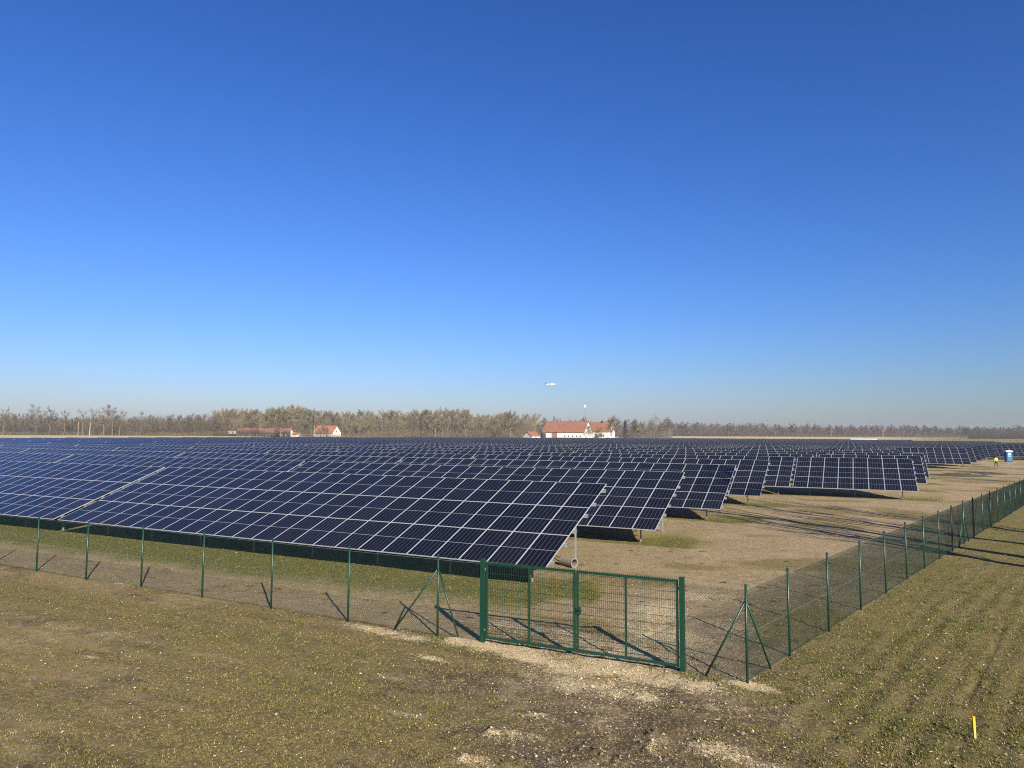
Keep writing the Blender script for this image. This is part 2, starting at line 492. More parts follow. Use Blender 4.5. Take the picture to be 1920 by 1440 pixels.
M['hivis'] = mat('fluorescent_yellow_cloth', (.70, .88, .04), .8)
M['reflect'] = mat('grey_reflective_tape', (.6, .62, .62), .4)
M['trouser'] = mat('dark_work_cloth', (.015, .016, .02), .9)
M['boot'] = mat('brown_leather', (.04, .03, .025), .7)
M['hair'] = mat('dark_hair', (.02, .015, .012), .8)
M['planewhite'] = mat('white_aircraft_paint', (.85, .86, .88), .35)
M['planeblue'] = mat('dark_blue_aircraft_paint', (.01, .02, .08), .35)
M['mud'] = mat('dark_mud', (.06, .05, .036), .9, noise=(5, .5), bump=.6)
M['turf'] = mat('dug_up_turf', (.06, .062, .024), .95, noise=(6, .5), bump=.6)


# ------------------------------------------------------------------ ground sheet
def build_ground():
    rad = [2.0]
    while rad[-1] < 4000:
        r = rad[-1]
        rad.append(r * (1.0035 if 10 < r < 26 else 1.0065 if 9 < r < 60 else 1.012 if r < 130 else 1.03))
    rad = np.array(rad)
    ang = np.r_[np.radians(np.linspace(-42, 42, 720)), np.radians(np.linspace(46, 314, 68))]
    A, Rr = np.meshgrid(ang, rad)
    X, Y = np.sin(A) * Rr, np.cos(A) * Rr
    x, y = X.ravel(), Y.ravel()
    x = np.r_[x, 0.0]; y = np.r_[y, 0.0]
    z = height(x, y)
    na, nr = len(ang), len(rad)
    idx = np.arange(na * nr).reshape(nr, na)
    a, b = idx[:-1], idx[1:]
    quads = np.stack([a, np.roll(a, -1, 1), np.roll(b, -1, 1), b], -1).reshape(-1, 4)[:, ::-1]
    c = na * nr
    tri = np.stack([np.full(na, c), np.roll(idx[0], -1), idx[0], idx[0]], -1)
    me = bpy.data.meshes.new('ground')
    faces = [tuple(q) for q in quads.tolist()] + [tuple(t[:3])[::-1] for t in tri.tolist()]
    me.from_pydata(np.c_[x, y, z].tolist(), [], faces)
    me.polygons.foreach_set('use_smooth', [True] * len(faces))
    me.materials.append(M['ground'])
    at = me.color_attributes.new('zone', 'FLOAT_COLOR', 'POINT')
    g, gn, dr, dm = zones(x, y)
    at.data.foreach_set('color', np.c_[g, gn, dr, dm].astype(np.float32).ravel())
    me.update()
    o = link('ground', me)
    # make sure the sheet faces up
    if me.polygons[len(me.polygons) // 3].normal.z < 0:
        me.flip_normals()
    return tag(o, kind='structure')


build_ground()


def scatter(n, d0, d1, amax=41, power=1.0):
    a = np.radians(rng.uniform(-amax, amax, n))
    t = rng.random(n)
    d = d0 * (d1 / d0) ** (t ** power)
    return np.sin(a) * d, np.cos(a) * d, d


def build_grass():
    n = 330000
    x, y, d = scatter(n, 10.2, 75, 41, 1.15)
    gr, gn, dr, dm = zones(x, y)
    keep = rng.random(n) < np.clip(.10 + .75 * gn + .28 * dr - 1.1 * gr, .02, 1)
    keep &= fbm(x * 3, y * 3, 61, 3) > .36
    x, y, d, gn, dr = x[keep], y[keep], d[keep], gn[keep], dr[keep]
    xc, yc, dc = scatter(420, 10.5, 34, 41, 1.0)
    _, gc, _, sc_ = zones(xc, yc)
    kc_ = sc_ < .9
    xc, yc, dc = xc[kc_], yc[kc_], dc[kc_]
    q = 34
    rc = np.repeat(rng.uniform(.04, .16, len(xc)), q)
    xq, yq = np.repeat(xc, q) + rng.normal(0, 1, len(rc)) * rc, np.repeat(yc, q) + rng.normal(0, 1, len(rc)) * rc * .7
    x, y, d = np.r_[x, xq], np.r_[y, yq], np.r_[d, np.repeat(dc, q)]
    gn = np.r_[gn, np.clip(np.repeat(rng.uniform(-.2, 1.3, len(xc)), q), 0, 1)]
    n = len(x); z = height(x, y)
    B = 4
    cen = np.repeat(np.c_[x, y, z], B, 0)
    m = n * B
    ang = rng.uniform(0, 2 * math.pi, m)
    hgt = rng.uniform(.014, .042, m) * np.repeat(.75 + .6 * gn, B)
    lean = rng.uniform(.4, 1.7, m) * hgt
    w = rng.uniform(.004, .010, m) * np.repeat(1 + d / 40, B)
    off = rng.normal(0, .022, (m, 2))
    base = cen.copy(); base[:, :2] += off; base[:, 2] -= .008
    dirx, diry = np.cos(ang), np.sin(ang)
    p0 = base + np.c_[-diry * w, dirx * w, np.zeros(m)]
    p1 = base - np.c_[-diry * w, dirx * w, np.zeros(m)]
    tip = base + np.c_[dirx * lean, diry * lean, hgt]
    v = np.stack([p0, p1, tip], 1).reshape(-1, 3)
    f = np.arange(3 * m).reshape(-1, 3)
    pal = np.array([[.15, .155, .04], [.11, .12, .03], [.22, .205, .06], [.38, .305, .14], [.28, .21, .095], [.17, .12, .055], [.50, .43, .24]])
    g = np.repeat(gn, B)
    r = rng.random(m)
    isg = r < np.clip(.25 + .75 * g, 0, .9)
    ci = np.where(isg, rng.integers(0, 3, m), 3 + rng.choice(4, m, p=[.3, .35, .25, .10]))
    c = pal[ci] * rng.uniform(.4, 1.35, (m, 1)) * np.array([1.0, .97, .85])
    o = link('grass', np_mesh('grass', v, f, M['blade'], np.repeat(c, 3, 0)))
    tag(o, 'short sparse olive and straw coloured grass on the bare soil', 'grass', kind='stuff')


OCT_V = np.array([[1, 0, 0], [-1, 0, 0], [0, 1, 0], [0, -1, 0], [0, 0, 1], [0, 0, -1]], float)
OCT_F = np.array([[0, 2, 4], [2, 1, 4], [1, 3, 4], [3, 0, 4], [2, 0, 5], [1, 2, 5], [3, 1, 5], [0, 3, 5]])


def pebbles(name, x, y, size, material, tint, label, cat):
    n = len(x)
    z = height(x, y)
    v = OCT_V[None] * (1 + rng.uniform(-.35, .35, (n, 6, 1)))
    a = rng.uniform(0, 2 * math.pi, n)
    ca, sa = np.cos(a)[:, None], np.sin(a)[:, None]
    sc = size[:, None] * rng.uniform(.6, 1.3, (n, 3))
    v = v * sc[:, None, :] * np.array([1, 1, .65])
    v = np.stack([v[..., 0] * ca - v[..., 1] * sa, v[..., 0] * sa + v[..., 1] * ca, v[..., 2]], -1)
    v += np.c_[x, y, z + size * .18][:, None, :]
    f = (OCT_F[None] + (np.arange(n) * 6)[:, None, None]).reshape(-1, 3)
    o = link(name, np_mesh(name, v.reshape(-1, 3), f, material, np.repeat(tint, 6, 0) if tint is not None else None))
    return tag(o, label, cat, kind='stuff')


def build_stones():
    n = 130000
    x, y, d = scatter(n, 10.2, 40, 41, 1.0)
    gr, gn, dr, dm = zones(x, y)
    keep = rng.random(n) < np.clip(gr * .8 - .1, .003, .7)
    x, y, d = x[keep], y[keep], d[keep]
    s = rng.lognormal(math.log(.0125), .45, len(x)).clip(.006, .06)
    xb, yb, _ = scatter(260, 10.5, 30, 41, 1.0)
    kb = ((xb - FX0) * FDY - (yb - FY0) * FDX < 0) | (rng.random(260) < .25)
    xb, yb = xb[kb], yb[kb]
    x, y = np.r_[x, xb], np.r_[y, yb]; s = np.r_[s, rng.lognormal(math.log(.017), .4, len(xb)).clip(.009, .04)]
    t = np.array([.56, .46, .30]) * rng.uniform(.55, 1.25, (len(x), 1))
    pebbles('gravel', x, y, s, M['pebble'], t, 'pale crushed gravel strewn around the gate and fence foot', 'gravel')
    n = 50000
    x, y, d = scatter(n, 10.2, 30, 41, 1.0)
    so = blobs(x, y, SOIL)
    cl = np.zeros(n)
    for (cx, cy), r, a in CLODS:
        if a > 0:
            cl = np.maximum(cl, np.exp(-((x - cx) ** 2 + (y - cy) ** 2) / (r * 1.2) ** 2))
    keep = rng.random(n) < np.clip(so * .10 + cl * .55 + .012, 0, 1)
    x, y = x[keep], y[keep]
    s = rng.lognormal(math.log(.0105), .6, len(x)).clip(.005, .05)
    pebbles('dirt', x, y, s, M['clod'], None, 'crumbled soil clods on the churned earth before the gate', 'soil')


def build_leaves():
    n = 17000
    x, y, d = scatter(n, 10.2, 45, 41, 1.0)
    side = (x - FX0) * FDY - (y - FY0) * FDX
    keep = rng.random(n) < np.where(side > 0, .75, .22)
    x, y = x[keep], y[keep]; n = len(x); z = height(x, y) + .012
    a = rng.uniform(0, 2 * math.pi, n); s = rng.uniform(.009, .024, n)
    dx, dy = np.cos(a) * s, np.sin(a) * s
    up = rng.uniform(0, .022, (n, 4)); up[:, 1] += .008
    P = np.stack([np.c_[x + dx * 1.5, y + dy * 1.5, z + up[:, 0]], np.c_[x - dy * .7, y + dx * .7, z + up[:, 1]], np.c_[x - dx * 1.5, y - dy * 1.5, z + up[:, 2]], np.c_[x + dy * .7, y - dx * .7, z + up[:, 3]]], 1)
    pal = np.array([[.55, .48, .38], [.40, .30, .19], [.24, .15, .08], [.62, .56, .47]])
    c = pal[rng.choice(4, n, p=[.3, .3, .28, .12])] * rng.uniform(.75, 1.15, (n, 1))
    o = link('leaves', np_mesh('leaves', P.reshape(-1, 3), np.arange(4 * n).reshape(-1, 4), M['leaf'], np.repeat(c, 4, 0)))
    tag(o, 'dry fallen leaves strewn over the grass', 'leaves', kind='stuff')


build_grass(); build_stones(); build_leaves()


# ------------------------------------------------------------------ solar tables
def module_mesh():
    b = MB()
    w, h = (U - .008) / 2, V - .008
    lip, t = .011, .035
    b.box(-w, 0, 0, -w + lip, h, t, 0); b.box(w - lip, 0, 0, w, h, t, 0)
    b.box(-w + lip, 0, 0, w - lip, lip, t, 0); b.box(-w + lip, h - lip, 0, w - lip, h, t, 0)
    q = b.add([(-w + lip, lip, t - .003), (w - lip, lip, t - .003), (w - lip, h - lip, t - .003), (-w + lip, h - lip, t - .003)], [(0, 1, 2, 3)], 1)
    b.add([(-w + lip, lip, .006), (w - lip, lip, .006), (w - lip, h - lip, .006), (-w + lip, h - lip, .006)], [(3, 2, 1, 0)], 2)
    me = b.mesh('solar_module', [M['alu'], M['cells'], M['back']])
    uv = me.uv_layers.new(name='UVMap')
    for p in me.polygons:
        if p.material_index == 1:
            for li, c in zip(p.loop_indices, ((0, 0), (1, 0), (1, 1), (0, 1))):
                uv.data[li].uv = c
    return me


MODULE = module_mesh()
SL = Matrix.Rotation(TILT, 4, 'X')
LEG_Y = (1.17, 5.45)


def slope_pt(x, s, dz):
    """point on the table: s metres up the slope, dz metres off the module underside"""
    return Vector((x, s * math.cos(TILT) - dz * math.sin(TILT), HB + s * math.sin(TILT) + dz * math.cos(TILT)))


def purlin_mesh(cols, s):
    b = MB()
    x0, x1 = -cols * U - .09, .11
    prof = [(-.075, -.10), (-.045, -.10), (-.03, -.012), (.03, -.012), (.045, -.10), (.075, -.10), (.045, -.103), (.035, -.004), (-.035, -.004), (-.045, -.103)]
    prof = [(-.075, -.125), (-.05, -.125), (-.03, -.020), (.03, -.020), (.05, -.125), (.075, -.125), (.075, -.121), (.053, -.121), (.033, -.016), (-.033, -.016), (-.053, -.121), (-.075, -.121)]
    vs = [slope_pt(x, s + a, d + .012) for x in (x0, x1) for a, d in prof]
    n = len(prof)
    fs = [(i, (i + 1) % n, n + (i + 1) % n, n + i) for i in range(n)]
    for base in (0, n):
        for i in range(n // 2 - 1):
            fs.append((base + i, base + i + 1, base + n - 2 - i, base + n - 1 - i))
    b.add(vs, fs)
    return b


def legs_x(cols):
    k, out = 0, []
    while 1.05 + k * 3 * U < cols * U - .3:
        out.append(-1.05 - k * 3 * U); k += 1
    return out


def post_mb(x, y):
    b = MB()
    top = HB + math.tan(TILT) * y - .16
    for xa, ya, xb, yb in ((-.024, -.045, -.017, .045), (-.017, -.045, .030, -.039), (-.017, .039, .030, .045)):
        b.box(x + xa, y + ya, -.15, x + xb, y + yb, top)
    return b


def rafter_mb(x):
    b = MB()
    b.bar(slope_pt(x, .25, -.185), slope_pt(x, 3 * V - .3, -.185), .05, .12)
    return b


def purlin_positions():
    return [r * V + q * V for r in range(3) for q in (.22, .78)]


PROTO_DETAIL, PROTO_MID, PROTO_FAR = {}, {}, {}


def detail_parts(cols):
    """list of (name, mesh, location, rot_x) of one table"""
    if cols in PROTO_DETAIL:
        return PROTO_DETAIL[cols]
    parts = []
    for s in purlin_positions():
        parts.append(('purlin', purlin_mesh(cols, s).mesh('purlin', M['steel']), (0, 0, 0), 0))
    post_f, post_r = post_mb(0, LEG_Y[0]).mesh('support_post', M['steel']), post_mb(0, LEG_Y[1]).mesh('support_post', M['steel'])
    raf = rafter_mb(0).mesh('rafter', M['steel'])
    for x in legs_x(cols):
        parts += [('support_post', post_f, (x, 0, 0), 0), ('support_post', post_r, (x, 0, 0), 0), ('rafter', raf, (x, 0, 0), 0)]
    for r in range(3):
        for c in range(cols):
            p = slope_pt(-(c + .5) * U, r * V + .004, 0)
            parts.append(('solar_module', MODULE, tuple(p), TILT))
    PROTO_DETAIL[cols] = parts
    return parts


def frame_mesh(cols):
    b = MB()
    for s in purlin_positions():
        q = purlin_mesh(cols, s); b.add(q.v, q.f)
    for x in legs_x(cols):
        for q in (post_mb(x, LEG_Y[0]), post_mb(x, LEG_Y[1]), rafter_mb(x)):
            b.add(q.v, q.f)
    return b


def mid_parts(cols):
    if cols in PROTO_MID:
        return PROTO_MID[cols]
    parts = [('support_frame', frame_mesh(cols).mesh('support_frame', M['steel']), (0, 0, 0), 0)]
    for r in range(3):
        for c in range(cols):
            parts.append(('solar_module', MODULE, tuple(slope_pt(-(c + .5) * U, r * V + .004, 0)), TILT))
    PROTO_MID[cols] = parts
    return parts


def far_mesh(cols):
    if cols in PROTO_FAR:
        return PROTO_FAR[cols]
    b = MB()
    A = [slope_pt(-cols * U, 0, .035), slope_pt(0, 0, .035), slope_pt(0, 3 * V, .035), slope_pt(-cols * U, 3 * V, .035)]
    B = [slope_pt(-cols * U, 0, 0), slope_pt(0, 0, 0), slope_pt(0, 3 * V, 0), slope_pt(-cols * U, 3 * V, 0)]
    b.add(A + B, [(0, 1, 2, 3)], 1)
    b.add(A + B, [(4, 5, 1, 0), (5, 6, 2, 1), (6, 7, 3, 2), (7, 4, 0, 3)], 0)
    b.add(B, [(3, 2, 1, 0)], 2)
    for x in legs_x(cols):
        for y in LEG_Y:
            b.box(x - .04, y - .05, -.15, x + .04, y + .05, HB + math.tan(TILT) * y - .05, 3)
    me = b.mesh('solar_table', [M['alu'], M['cells'], M['back'], M['steel']])
    uv = me.uv_layers.new(name='UVMap')
    p = me.polygons[0]
    for li, c in zip(p.loop_indices, ((0, 0), (cols, 0), (cols, 3), (0, 3))):
        uv.data[li].uv = c
    PROTO_FAR[cols] = me
    return me


def in_view(x, y, z, margin=40):
    p = to_px((x, y, z))
    return p is not None and -margin < p[0] < 1920 + margin


ORD = ['first', 'second', 'third', 'fourth', 'fifth', 'sixth', 'seventh', 'eighth', 'ninth', 'tenth', 'eleventh', 'twelfth']
LEND = {0: 0.0, 1: -.85, 2: -1.94, 3: -2.91, 4: -3.99}
EXTRA = {10: (13, 1), 11: (14, 1), 12: (15, 1), 13: (16, 1), 14: (18, 1)}
tables = []
for k in range(0, 36):
    lend = LEND.get(k, -1.0 * k)
    n = k * PITCH
    idx = 0
    if k == 4:
        tables.append((k, -13.98 + .15, n, 8, 'extra', 1.035))
    elif 5 <= k <= 9:
        tables.append((k, -15.25 - (k - 5) * 1.05 if k < 7 else -14.7, n, 8, 'extra', 1.04))
    elif 10 <= k <= 14:
        c, _ = EXTRA[k]
        tables.append((k, lend - .4 - c * U, n, c, 'extra', 1.0))
    elif k >= 15:
        for j in range(9):
            tables.append((k, lend - (j + 1) * 28.1, n, 24, 'beyond', 1.0))
    for j in range(16):
        tables.append((k, lend + j * 28.1, n, 24, j, 1.0))

n_tab = {'detail': 0, 'mid': 0, 'far': 0}
cand = []
for k, l0, n, cols, j, sx in tables:
    x, y = from_LN(l0, n)
    w = cols * U * sx
    ends = [from_LN(l0 + w * t, n + q) for t in (0, .25, .5, .75, 1) for q in (0, RUN)]
    if not any(in_view(px, py, 1.5, 20) for px, py in ends):
        continue
    cx, cy = from_LN(l0 + w / 2, n + 3)
    d = math.hypot(cx, cy)
    if d > float(edge_dist(np.array(cx), np.array(cy))) - 4:
        continue
    cand.append((d, k, l0, n, cols, j, sx, x, y))
cand.sort(key=lambda c: c[0])
print('tables in view', len(cand))


def table_label(k, j, cols):
    if k == 0:
        return {0: 'front solar table nearest the gate, its open end above the grey pipe', 1: 'front row solar table at the left frame edge beyond the narrow dark joint'}.get(j, 'front row solar table at the far left end')
    row = ORD[k] if k < 12 else None
    if j == 'extra':
        if k == 4:
            return 'short eight column solar table standing forward at the open track, beside a narrow gap'
        if k < 10:
            return 'short solar table at the track end of the %s row, behind the short front one' % row
        if k == 10:
            return 'wide low solar table by the track with a dark pit shadow under it'
        return {11: 'solar table end stepping out right behind the wide one by the track', 12: 'second table end stepping out behind the wide one, near the worker',
                13: 'third table end stepping out behind the wide one, left of the worker', 14: 'solar table end just left of the blue toilet cabin'}[k]
    if k <= 9 and isinstance(j, int):
        if j == 0:
            return 'solar table at the track end of the %s row back from the fence' % row
        return 'solar table in the %s row back from the fence, %s from the track end' % (row, ORD[j])
    return None


FAR_TXT = {'west': 'small distant solar table in the dense rows before the woodland on the left',
           'mid': 'small distant solar table in the dense rows before the red roofed farm',
           'east': 'thin distant solar table in the flat rows before the tan field on the right',
           'beyond': 'distant solar table in the rows running out past the blue toilet cabin'}
for d, k, l0, n, cols, j, sx, x, y in cand:
    z = hz(x, y) if d > 200 else 0.0
    group = 'solar tables in rows across the field'
    lab = table_label(k, j, cols)
    if lab is None:
        c = to_px((*from_LN(l0 + cols * U / 2, n), 2))
        key = 'beyond' if j == 'beyond' and c[0] > 1700 else 'west' if c[0] < 640 else 'mid' if c[0] < 1250 else 'east'
        lab = FAR_TXT[key]; group = {'west': 'distant solar tables before the left woodland', 'mid': 'distant solar tables before the farm', 'east': 'distant solar tables before the tan field', 'beyond': 'distant solar tables past the toilet cabin'}[key]
    if d < 150:
        root = empty('solar_table', (x, y, z), -AZ, lab, 'solar table', group)
        root.scale.x = sx
        if d < 75:
            parts = detail_parts(cols); n_tab['detail'] += 1
        else:
            parts = mid_parts(cols); n_tab['mid'] += 1
        for nm, me, loc, rx in parts:
            o = link(nm, me, root); o.location = loc
            if rx:
                o.rotation_euler = (rx, 0, 0)
    else:
        n_tab['far'] += 1
        o = link('solar_table', far_mesh(cols)); o.location = (x, y, z); o.rotation_euler = (0, 0, -AZ); o.scale.x = sx
        tag(o, lab, 'solar table', group)
print(n_tab)


# ------------------------------------------------------------------ chain-link fences
FENCE_H, MESH_H = 2.09, 1.98


def fence(name, pts, label, post_idx_braced={}, dia=.060, r=.0025, skip_first=False, skip_last=False):
    root = empty(name, (*pts[0], 0), 0, label, 'fence')
    ox, oy = pts[0]
    loc = lambda p, z: Vector((p[0] - ox, p[1] - oy, z))
    for i, p in enumerate(pts):
        if (skip_first and i == 0) or (skip_last and i == len(pts) - 1):
            continue
        b = MB(); h = FENCE_H + rng.uniform(-.015, .02)
        q = p
        tilt = Vector((rng.uniform(-.012, .012), rng.uniform(-.012, .012), 0))
        b.tube([loc(q, -.25), loc(q, h) + tilt], .030, 8)
        b.tube([loc(q, h) + tilt, loc(q, h + .015) + tilt], [.033, .026], 8)
        b.obj('post', M['green'], root, True)
    for i, (la, lb) in post_idx_braced.items():
        p = Vector(pts[i])
        for s, ln in ((-1, la), (1, lb)):
            if not 0 <= i + s < len(pts):
                continue
            dr = (Vector(pts[i + s]) - p).normalized()
            b = MB()
            e = p + dr * ln
            b.tube([loc(p + dr * .02, 1.72), loc(e, -.1)], .023, 8)
            b.tube([loc(p, 1.68), loc(p, 1.75)], .034, 8)
            b.obj('brace', M['green'], root, True)
    # chain-link netting: straight diagonals both ways, bay by bay, each wire a thin real strand
    V_, F_ = [], []
    base = 0
    for (ax, ay), (bx, by) in zip(pts[:-1], pts[1:]):
        A, B = Vector((ax - ox, ay - oy, 0)), Vector((bx - ox, by - oy, 0))
        Ln = (B - A).length; u = (B - A) / Ln; nrm = Vector((-u.y, u.x, 0))
        z0, z1 = .03, MESH_H
        hh = z1 - z0
        for sgn in (1, -1):
            offs = np.arange(-hh, Ln + hh, dia)
            for o_ in offs:
                s0, s1 = o_, o_ + hh
                a0, a1 = max(s0, 0), min(s1, Ln)
                if a1 - a0 < .01:
                    continue
                za, zb = z0 + (a0 - s0), z0 + (a1 - s0)
                if sgn < 0:
                    za, zb = z1 - (za - z0), z1 - (zb - z0)
                p, q = A + u * a0 + nrm * (r * sgn), A + u * a1 + nrm * (r * sgn)
                p.z, q.z = za, zb
                d = (q - p).normalized(); s = d.cross(nrm)
                for e in (p, q):
                    for k in range(3):
                        an = 2 * math.pi * k / 3
                        V_.append(e + (s * math.cos(an) + nrm * math.sin(an)) * r)
                for k in range(3):
                    F_.append((base + k, base + (k + 1) % 3, base + 3 + (k + 1) % 3, base + 3 + k))
                base += 6
    me = np_mesh('chain_link_mesh', np.array([tuple(v) for v in V_]), np.array(F_), M['wire'])
    link('chain_link_mesh', me, root)
    for z in (.06, 1.02, MESH_H):
        b = MB()
        b.tube([loc(p, z) for p in pts], .0035, 5)
        b.obj('tension_wire', M['tension'] if z != .06 else M['wire'], root)
    return root


left_pts = [(-1.95, 18.87), (-4.64, 20.18), (-7.32, 21.61), (-10.01, 22.92), (-12.8, 24.44), (-15.41, 25.6), (-18.18, 27.03), (-20.95, 28.42), (-23.65, 29.78), (-26.4, 31.1)]
gateL, gateR = (-.73, 18.30), (3.89, 16.10)
fence('chain_link_fence', [gateL] + left_pts, 'green chain link fence running left from the gate along the front solar table', {1: (.68, 1.45)}, r=.0020, skip_first=True)
corner = (5.11, 15.40)
right_pts = [corner, (6.79, 17.3), (8.72, 19.46), (10.77, 21.8), (12.70, 23.95), (14.71, 26.24)]
s0 = math.hypot(14.71 - 5.11, 26.24 - 15.4)
for i in range(1, 19):
    right_pts.append((14.71 + i * 2.92 * .6665, 26.24 + i * 2.92 * .7455))
fence('chain_link_fence', [gateR] + right_pts, 'green chain link fence from the right gate post round the corner beside the track', {1: (.95, 1.38), 10: (1.3, 1.3)}, skip_first=True)


# ------------------------------------------------------------------ double-leaf gate
def build_gate():
    g = Vector(gateL); e = Vector(gateR)
    ang = math.atan2(e.y - g.y, e.x - g.x)
    W = (e - g).length
    root = empty('double_gate', (g.x, g.y, 0), ang, 'green double leaf mesh gate between two thick square posts', 'gate')
    for x in (0, W):
        b = MB()
        b.box(x - .055, -.055, -.3, x + .055, .055, 2.09)
        b.box(x - .06, -.06, 2.09, x + .06, .06, 2.105)
        b.obj('gate_post', M['green'], root)
    half = W / 2
    for side in (0, 1):
        x0 = .085 if side == 0 else half + .012
        x1 = half - .012 if side == 0 else W - .085
        zb, zt = .10, 2.03
        b = MB(); t = .055
        b.box(x0, -.02, zb, x0 + t, .02, zt); b.box(x1 - t, -.02, zb, x1, .02, zt)
        b.box(x0 + t, -.02, zb, x1 - t, .02, zb + t); b.box(x0 + t, -.02, zt - t, x1 - t, .02, zt)
        xm = (x0 + x1) / 2
        b.box(xm - .024, -.018, zb + t, xm + .024, .018, zt - t)
        leaf = b.obj('gate_leaf', M['green'], root)
        m = MB(); r = .0027
        for i in range(int((x1 - x0 - 2 * t) / .05)):
            x = x0 + t + .02 + i * .05
            m.box(x - r, .020, zb + t, x + r, .020 + 2 * r, zt - t)
        for i in range(10):
            z = zb + t + .08 + i * .19
            m.box(x0 + t, .0255, z - .003, x1 - t, .0315, z + .003)
            m.box(x0 + t, .0135, z - .003, x1 - t, .0195, z + .003)
        m.obj('wire_mesh', M['wire'], leaf)
        s = MB()
        k = int((x1 - x0) / .05)
        for i in range(k):
            x = x0 + (i + .5) * (x1 - x0) / k
            s.add([(x - .016, -.004, zt), (x + .016, -.004, zt), (x, -.004, zt + .038), (x - .016, .004, zt), (x + .016, .004, zt), (x, .004, zt + .038)],
                  [(0, 1, 2), (5, 4, 3), (0, 3, 4, 1), (1, 4, 5, 2), (2, 5, 3, 0)])
        s.box(x0, -.005, zt, x1, .005, zt + .004)
        s.obj('spiked_comb', M['green'], leaf)
        for z in (.32, 1.85):
            h = MB()
            xa, xb = (.05, .10) if side == 0 else (W - .10, W - .05)
            h.tube([(xa, -.005, z), (xb, -.005, z)], .011, 8)
            h.tube([((xa + xb) / 2, -.005, z - .03), ((xa + xb) / 2, -.005, z + .03)], .016, 8)
            h.obj('hinge', M['steel'], leaf)
        if side == 1:
            k = MB()
            k.box(x0 + .005, -.045, .98, x0 + .10, .045, 1.16)
            k.box(x0 - .03, -.026, 1.0, x0 + .005, -.021, 1.14)
            lock = k.obj('lock_box', M['green'], leaf)
            h = MB()
            h.tube([(x0 + .05, -.04, 1.11), (x0 + .05, -.085, 1.11), (x0 + .16, -.085, 1.105)], .010, 8)
            h.obj('handle', M['black'], lock)
            d = MB()
            d.tube([(x0 + .03, -.035, .05), (x0 + .03, -.035, .55)], .009, 6)
            d.obj('drop_bolt', M['green'], leaf)
    return root


build_gate()

# ------------------------------------------------------------------ small things near the gate
# concrete pipe lying on its side beside the rear post of the front table
px, py = 2.32, 28.55
b = MB()
prof = [(-.42, .13), (.40, .13), (.42, .135), (.42, .105), (.40, .10), (-.42, .10)]
N_ = 24
vs = []
for a, r in prof:
    for k in range(N_):
        t = 2 * math.pi * k / N_
        vs.append((a, r * math.cos(t), r * math.sin(t) + .135))
fs = []
for i in range(len(prof)):
    j = (i + 1) % len(prof)
    for k in range(N_):
        fs.append((i * N_ + k, i * N_ + (k + 1) % N_, j * N_ + (k + 1) % N_, j * N_ + k))
b.add(vs, fs)
o = b.obj('concrete_pipe', M['pipe'], smooth=False)
o.location = (px, py, hz(px, py) - .01); o.rotation_euler = (0, 0, R(-52)); o.scale = (.85, 1.45, 1.45)
tag(o, 'short grey pipe lying open end out beside the front table rear post', 'pipe')
b = MB()
a0 = Vector((1.55, 29.35, .22)); pts = []
for i in range(9):
    t = i / 8
    pts.append((1.35 + .75 * t, 29.5 - .55 * t, .42 - .3 * t + .05 * math.sin(t * 6)))
b.tube(pts, .022, 6)
o = b.obj('cable', M['black']); tag(o, 'black cable end sticking out towards the grey pipe', 'cable')

# yellow survey stake
sx_, sy_ = ground_at(1828, 1386)
root = empty('survey_stake', (sx_, sy_, hz(sx_, sy_)), R(20), 'leaning yellow topped wooden stake in the grass right of the fence', 'stake')
root.rotation_euler = (R(3), R(-5), R(12))
b = MB(); b.box(-.023, -.012, -.12, .023, .012, .15); b.obj('bare_wood', M['stakewood'], root)
b = MB(); b.box(-.024, -.013, .15, .024, .013, .385)
b.obj('painted_top', M['stake'], root)

# puddle
cx, cy = ground_at(1782, 972)
b = MB(); n = 28
vs = [(cx + EX * a + NX * c, cy + EY * a + NY * c, 0) for a, c in ((1.0 * math.cos(t) * (1 + .18 * math.sin(3 * t)), .55 * math.sin(t) * (1 + .15 * math.cos(4 * t + 1))) for t in [2 * math.pi * i / n for i in range(n)])]
zmax = hz(cx, cy) + .035
b.add([(v[0], v[1], zmax + .006) for v in vs], [tuple(range(n))])
tag(b.obj('water', M['water']), kind='structure')

# dug-up turf heap and the dark pit by the track
for i, (pxx, pyy, rx, ry, hh, lab, mt) in enumerate(((1800, 893, 3.6, 1.5, .42, 'low heap of dug up turf by the track', 'turf'), (1846, 889, 2.4, 1.7, .35, 'dark muddy spoil heap by the track', 'mud'), (1822, 891, 1.5, .5, .28, 'small pale soil pile between the turf heap and the dark one', 'clod'))):
    gx, gy = ground_at(pxx, pyy)
    n1, n2 = 26, 9
    vs, fs = [], []
    for jj in range(n2):
        rr = 1 - jj / (n2 - 1)
        for kk in range(n1):
            t = 2 * math.pi * kk / n1
            q = rr * (1 + .22 * math.sin(3 * t + i) + .12 * math.sin(7 * t))
            ux, uy = rx * q * math.cos(t), ry * q * math.sin(t)
            wx, wy = gx + EX * ux + NX * uy, gy + EY * ux + NY * uy
            vs.append((wx, wy, -.03 + hh * (1 - rr ** 1.6) * (.5 + fbm(np.array([wx * 2]), np.array([wy * 2]), 5, 3)[0])))
    for jj in range(n2 - 1):
        for kk in range(n1):
            fs.append((jj * n1 + kk, jj * n1 + (kk + 1) % n1, (jj + 1) * n1 + (kk + 1) % n1, (jj + 1) * n1 + kk))
    b = MB(); b.add(vs, fs)
    tag(b.obj('spoil_heap', M[mt], smooth=True), lab, 'heap')


